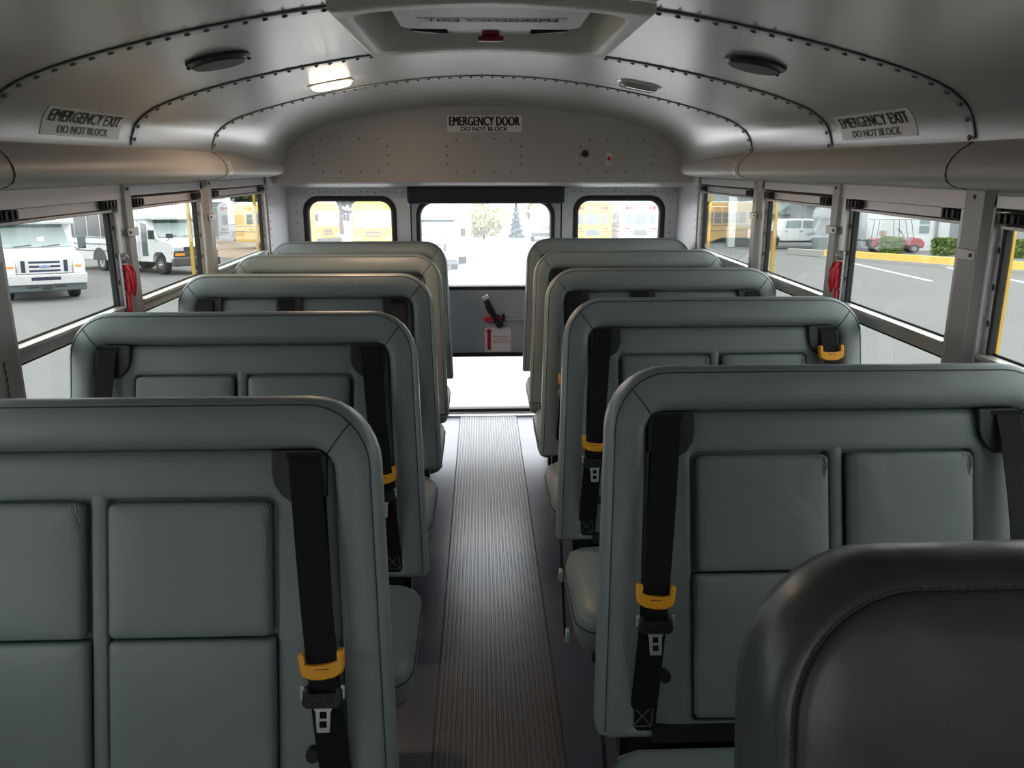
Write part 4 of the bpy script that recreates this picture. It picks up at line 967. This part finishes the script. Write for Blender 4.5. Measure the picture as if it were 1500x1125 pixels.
# fences on the left
def fence(label, a, b, h, gap, screen=None):
    a, b = V(*a), V(*b); d = b-a; L = d.length; r = empty('wire_fence')
    n = int(L/2.6)
    for k in range(n+1):
        mb = MB(); mb.cyl((L*k/n, 0, 0), (L*k/n, 0, h+.1), .03, .03, 8); build('post', mb, FEN, r)
    mb = MB()
    for z in (.05, h): mb.tube([(0, 0, z), (L, 0, z)], .02, 5)
    z = .15
    while z < h: mb.box((L/2, 0, z), (L, .012, .018)); z += gap
    x = 0
    while x < L: mb.box((x, 0, h/2), (.016, .012, h)); x += gap*1.4
    build('fence_mesh', mb, FEN, r, smooth=False)
    if screen: mb = MB(); mb.bb(0, L*screen, .04, .05, .5, h*.92); build('privacy_screen', mb, mat('screen_cloth', (.20, .22, .23), .8), r, smooth=False)
    oput(r, a.x, a.y, math.atan2(d.y, d.x)); return tag(r, label, 'fence')
fence('grey wire fence between the two white shuttles at far left', (-32, 46), (-22.5, 58), 3.0, .22)
fence('tall grey screened fence behind the gravel in the last left window', (-22.4, 58.5), (-21.0, 72), 3.5, .25, .9)
# ------------- right side buildings
def garage(r, L):
    mb = MB(); mb.bb(-.2, L, -2.2, .3, 3.1, 3.9); build('green_fascia', mb, GREEN, r, smooth=False)
    mb = MB()
    for k in range(14): mb.bb(-.2+.05, L, -2.22, -2.2, 3.15+.05*k, 3.17+.05*k)
    mb.tube([(0, -2.0, 2.75), (L, -2.0, 2.75)], .03); 
    for k in range(12): mb.tube([(k*L/11, -2.0, 2.45), (k*L/11, -2.0, 2.75)], .02)
    build('railing', mb, WBLD, r)
    mb = MB(); mb.bb(2.1, 2.9, -.4, -.3, 1.05, 1.35); build('yellow_board', mb, mat('lime_yellow', (.55, .62, .05), .5), r)
obj_wall('garage_wall', DARKI, (13.9, 66), (21.5, 64.5), 4.6, .3, 0, 'dark open garage bay under a green fascia through the last right window', 'building', garage)
r = empty('post'); mb = MB(); mb.bb(-.22, .22, -.2, .2, 0, 4.2); build('post_shaft', mb, WBLD, r, bevel=.02); oput(r, 17.0, 56.0, 0); tag(r, 'pale square post in front of the garage bay', 'post')
r = empty('storage_locker'); mb = MB(); mb.bb(-.9, .9, -.4, .4, .0, 1.35); build('locker_body', mb, mat('locker_grey', (.16, .17, .175), .6), r, bevel=.03); oput(r, 18.0, 57.3, R(-5)); tag(r, 'dark grey locker right of the pale post', 'locker')
r = empty('waste_box'); mb = MB(); mb.bb(-.38, .38, -.38, .38, .0, 1.20); build('box_body', mb, mat('brown_wood', (.20, .14, .10), .8, vary=.2), r, bevel=.02); mb = MB(); mb.bb(-.40, .40, -.40, .40, 1.20, 1.45); mb.bb(-.42, .42, -.42, .42, 1.45, 1.49); build('box_lid', mb, WBLD, r, bevel=.02); oput(r, 18.15, 51.7, R(-12)); tag(r, 'brown wooden waste box with a pale top beside the pickup', 'box')
def mid(r, L):
    mb = MB(); mb.loft([[V(x, yy, z) for x, z in ((2.1, 2.2), (2.6, 2.2), (4.6, 3.6), (4.1, 3.6))] for yy in (-1.3, -.3)]); build('stair_flight', mb, GREEN, r, smooth=False)
    mb = MB(); mb.bb(0, 2.2, -1.0, 0, 3.65, 3.8); mb.bb(2.3, 4.0, -.8, 0, 2.18, 2.25); build('awning', mb, GREEN, r, smooth=False)
    mb = MB()
    for k in range(18): mb.bb(.4*k, .4*k+.03, -.02, 0, 0, 5)
    build('siding_rib', mb, GBLD2, r, smooth=False)
    mb = MB(); mb.bb(5.0, 8.6, -1.2, -.1, 2.75, 3.75); build('white_box', mb, mat('bright_white', (.85, .86, .86), .5), r, bevel=.02)
obj_wall('warehouse', GBLD2, (17.9, 58.6), (26.5, 58.0), 6.5, .4, 0, 'pale siding wall with a green stair behind the white pickup', 'building', mid)
def blk(r, L):
    mb = MB(); mb.bb(.5, 1.0, -.02, 0, 0, 1.9); build('door_glass', mb, mat('door_pale_glass', (.42, .50, .50), .3), r, smooth=False)
obj_wall('entry_block', GBLD, (20.75, 50.3), (23.0, 49.9), 2.45, 2.0, 0, 'grey entry block with a glass door right of the pickup', 'building', blk)
def bld(r, L):
    mb = MB(); mb.bb(4.85, 5.45, -.03, 0, 1.05, 2.5); w_ = build('window_pane', mb, mat('green_grey_glass', (.20, .28, .28), .2), r, smooth=False)
    mb = MB(); mb.bb(4.80, 5.5, -.05, -.02, 1.50, 1.58); build('window_bar', mb, WBLD, w_, smooth=False)
    mb = MB(); mb.bb(5.85, 6.0, -.16, 0, 0, 5); build('downpipe', mb, FEN, r, bevel=.02)
    mb = MB(); mb.bb(6.75, 9.6, -.1, 0, 0, 6); mb.bb(10.5, 17, -.1, 0, 0, 6); g = build('grey_section', mb, GBLD, r, smooth=False)
    mb = MB(); mb.bb(7.35, 7.8, -.13, -.1, 1.2, 1.7); mb.bb(9.9, 10.3, -.13, .0, .9, 2.6); build('dark_panel', mb, GRT, g, smooth=False)
    mb = MB()
    mb.bb(.25, 1.35, -.02, 0, 0, 6)
    for k in range(9): mb.bb(.15*k, .15*k+.02, -.03, -.02, 0, 6)
    build('siding_rib', mb, GBLD2, r, smooth=False)
obj_wall('office_building', WBLD, (24.4, 54.6), (34.0, 40.6), 6.5, .4, 0, 'long white building with a grey section behind the yellow curb', 'building', bld)
# pickup, side-on
r = empty('pickup_truck'); mb = MB()
prof = [(-2.9, .55), (-2.95, 1.0), (-2.8, 1.22), (-1.35, 1.30), (-.75, 1.84), (-.5, 1.90), (1.15, 1.90), (1.35, 1.80), (1.45, 1.28), (3.0, 1.26), (3.02, .60), (2.35, .55), (2.3, .75), (2.1, .93), (1.7, .93), (1.5, .75), (1.45, .5), (-1.4, .5), (-1.45, .75), (-1.65, .93), (-2.05, .93), (-2.25, .75), (-2.3, .55)]
mb.loft([[V(q, a, b) for a, b in prof] for q in (-1.0, 1.0)]); build('truck_body', mb, BWH, r, bevel=.06, seg=2)
for s in (-1, 1):
    mb = MB(); mb.prism([(s*1.005, -1.15, 1.33), (s*1.005, -.68, 1.78), (s*1.005, .02, 1.82), (s*1.005, .02, 1.33)], (s*.01, 0, 0)); build('front_window', mb, mat('pale_side_glass', (.30, .36, .36), .15), r, smooth=False)
    mb = MB(); mb.prism([(s*1.005, .14, 1.33), (s*1.005, .14, 1.82), (s*1.005, 1.05, 1.80), (s*1.005, 1.15, 1.33)], (s*.01, 0, 0)); build('rear_window', mb, mat('pale_side_glass', (.3, .3, .3)), r, smooth=False)
    mb = MB(); mb.bb(s*1.0, s*1.02, -.02, .16, 1.10, 1.14); mb.bb(s*1.0, s*1.02, .98, 1.16, 1.10, 1.14); build('door_handle', mb, BLK, r)
    mb = MB(); mb.bb(s*1.0, s*1.06, -1.4, 1.5, .42, .50); build('running_board', mb, BLK, r)
    mb = MB(); mb.box((s*1.14, -1.02, 1.40), (.2, .1, .22)); build('side_mirror', mb, BLK, r, bevel=.02)
    wheel(r, s*.84, -1.85, .40, .26); wheel(r, s*.84, 1.9, .40, .26)
mb = MB(); 
for k, wd in enumerate((.5, .8, .62)): mb.bb(-1.012, -1.004, -.95+.0, -.95+wd, 1.0-.06*k, 1.03-.06*k)
build('door_lettering', mb, FEN, r); oput(r, 20.75, 53.9, R(88)); tag(r, 'white crew-cab pickup truck parked beside the brown waste box', 'truck')
# golf cart
r = empty('golf_cart')
mb = MB(); mb.loft([[V(q, a, b) for a, b in ((-1.25, .25), (-1.32, .55), (-1.1, .80), (-.75, .85), (-.55, .35), (.1, .32), (.12, .72), (1.0, .78), (1.05, .30))] for q in (-.55, .55)]); build('cart_body', mb, mat('cart_red', (.33, .03, .045), .3, coat=.5), r, bevel=.05)
mb = MB(); mb.bb(-.52, .52, -.05, .45, .75, .88); mb.bb(-.52, .52, .40, .52, .9, 1.20); build('cart_seat', mb, mat('cart_tan', (.42, .36, .26), .7), r, bevel=.03)
mb = MB(); mb.bb(-.60, .60, -.95, 1.0, 1.80, 1.88); build('cart_roof', mb, mat('cart_canopy', (.50, .48, .44), .6), r, bevel=.03)
mb = MB()
for s in (-1, 1):
    for a, b in ((-.80, -.62), (-.15, -.1), (.85, .75)): mb.tube([(s*.54, a, .75), (s*.54, b, 1.82)], .015)
build('roof_post', mb, BLK, r)
mb = MB(); mb.tube([(0, -.55, .8), (0, -.28, 1.18)], .015); mb.tube([(.16*math.cos(R(30*k)), -.28+.1*math.sin(R(30*k)), 1.2+.12*math.sin(R(30*k))) for k in range(13)], .012); build('steering_wheel', mb, BLK, r)
mb = MB(); mb.bb(-.55, .55, .95, 1.5, .62, .70); mb.bb(-.5, .5, .6, 1.1, .30, .68); build('rear_tray', mb, BLK, r, bevel=.02)
for s in (-1, 1): wheel(r, s*.5, -.85, .23, .2); wheel(r, s*.5, .75, .23, .2)
mtx = OM @ Matrix.Translation((24.35, 48.3, 0)) @ Matrix.Rotation(R(78), 4, 'Z') @ Matrix.Diagonal((1.1, 1.25, 1.05, 1)); r.matrix_world = mtx; tag(r, 'dark red golf cart with a canopy behind the left bush', 'cart')
for i, (x, y, lb) in enumerate(((23.25, 46.2, 'clipped green bush in front of the golf cart'), (25.4, 44.6, 'clipped square green bush right of the golf cart'), (27.9, 41.8, 'green bush at the right edge of the frame'))):
    r = empty('bush'); mb = MB()
    for _ in range(1500):
        d = V(random.uniform(-1, 1), random.uniform(-1, 1), random.uniform(0, 1)); k = random.choice((0, 1, 2)); d[k] = (1 if random.random() > .5 or k == 2 else -1); p = V(d.x*.45, d.y*.40, .08+d.z*.78)+V(random.gauss(0, .03), random.gauss(0, .03), random.gauss(0, .03))
        q = V(random.gauss(0, 1), random.gauss(0, 1), random.gauss(0, 1)).normalized(); a = q.orthogonal()*.07; b = q.cross(a)*.9
        mb.face([mb.b.verts.new(p+e) for e in (a, b, -a, -b)])
    mb.bb(-.36, .36, -.32, .32, 0, .74)
    build('foliage', mb, mat('hedge_leaves', (.13, .20, .045), .8, vary=.4, vscale=4), r, smooth=False); oput(r, x, y, R(-60)); tag(r, lb, 'bush')
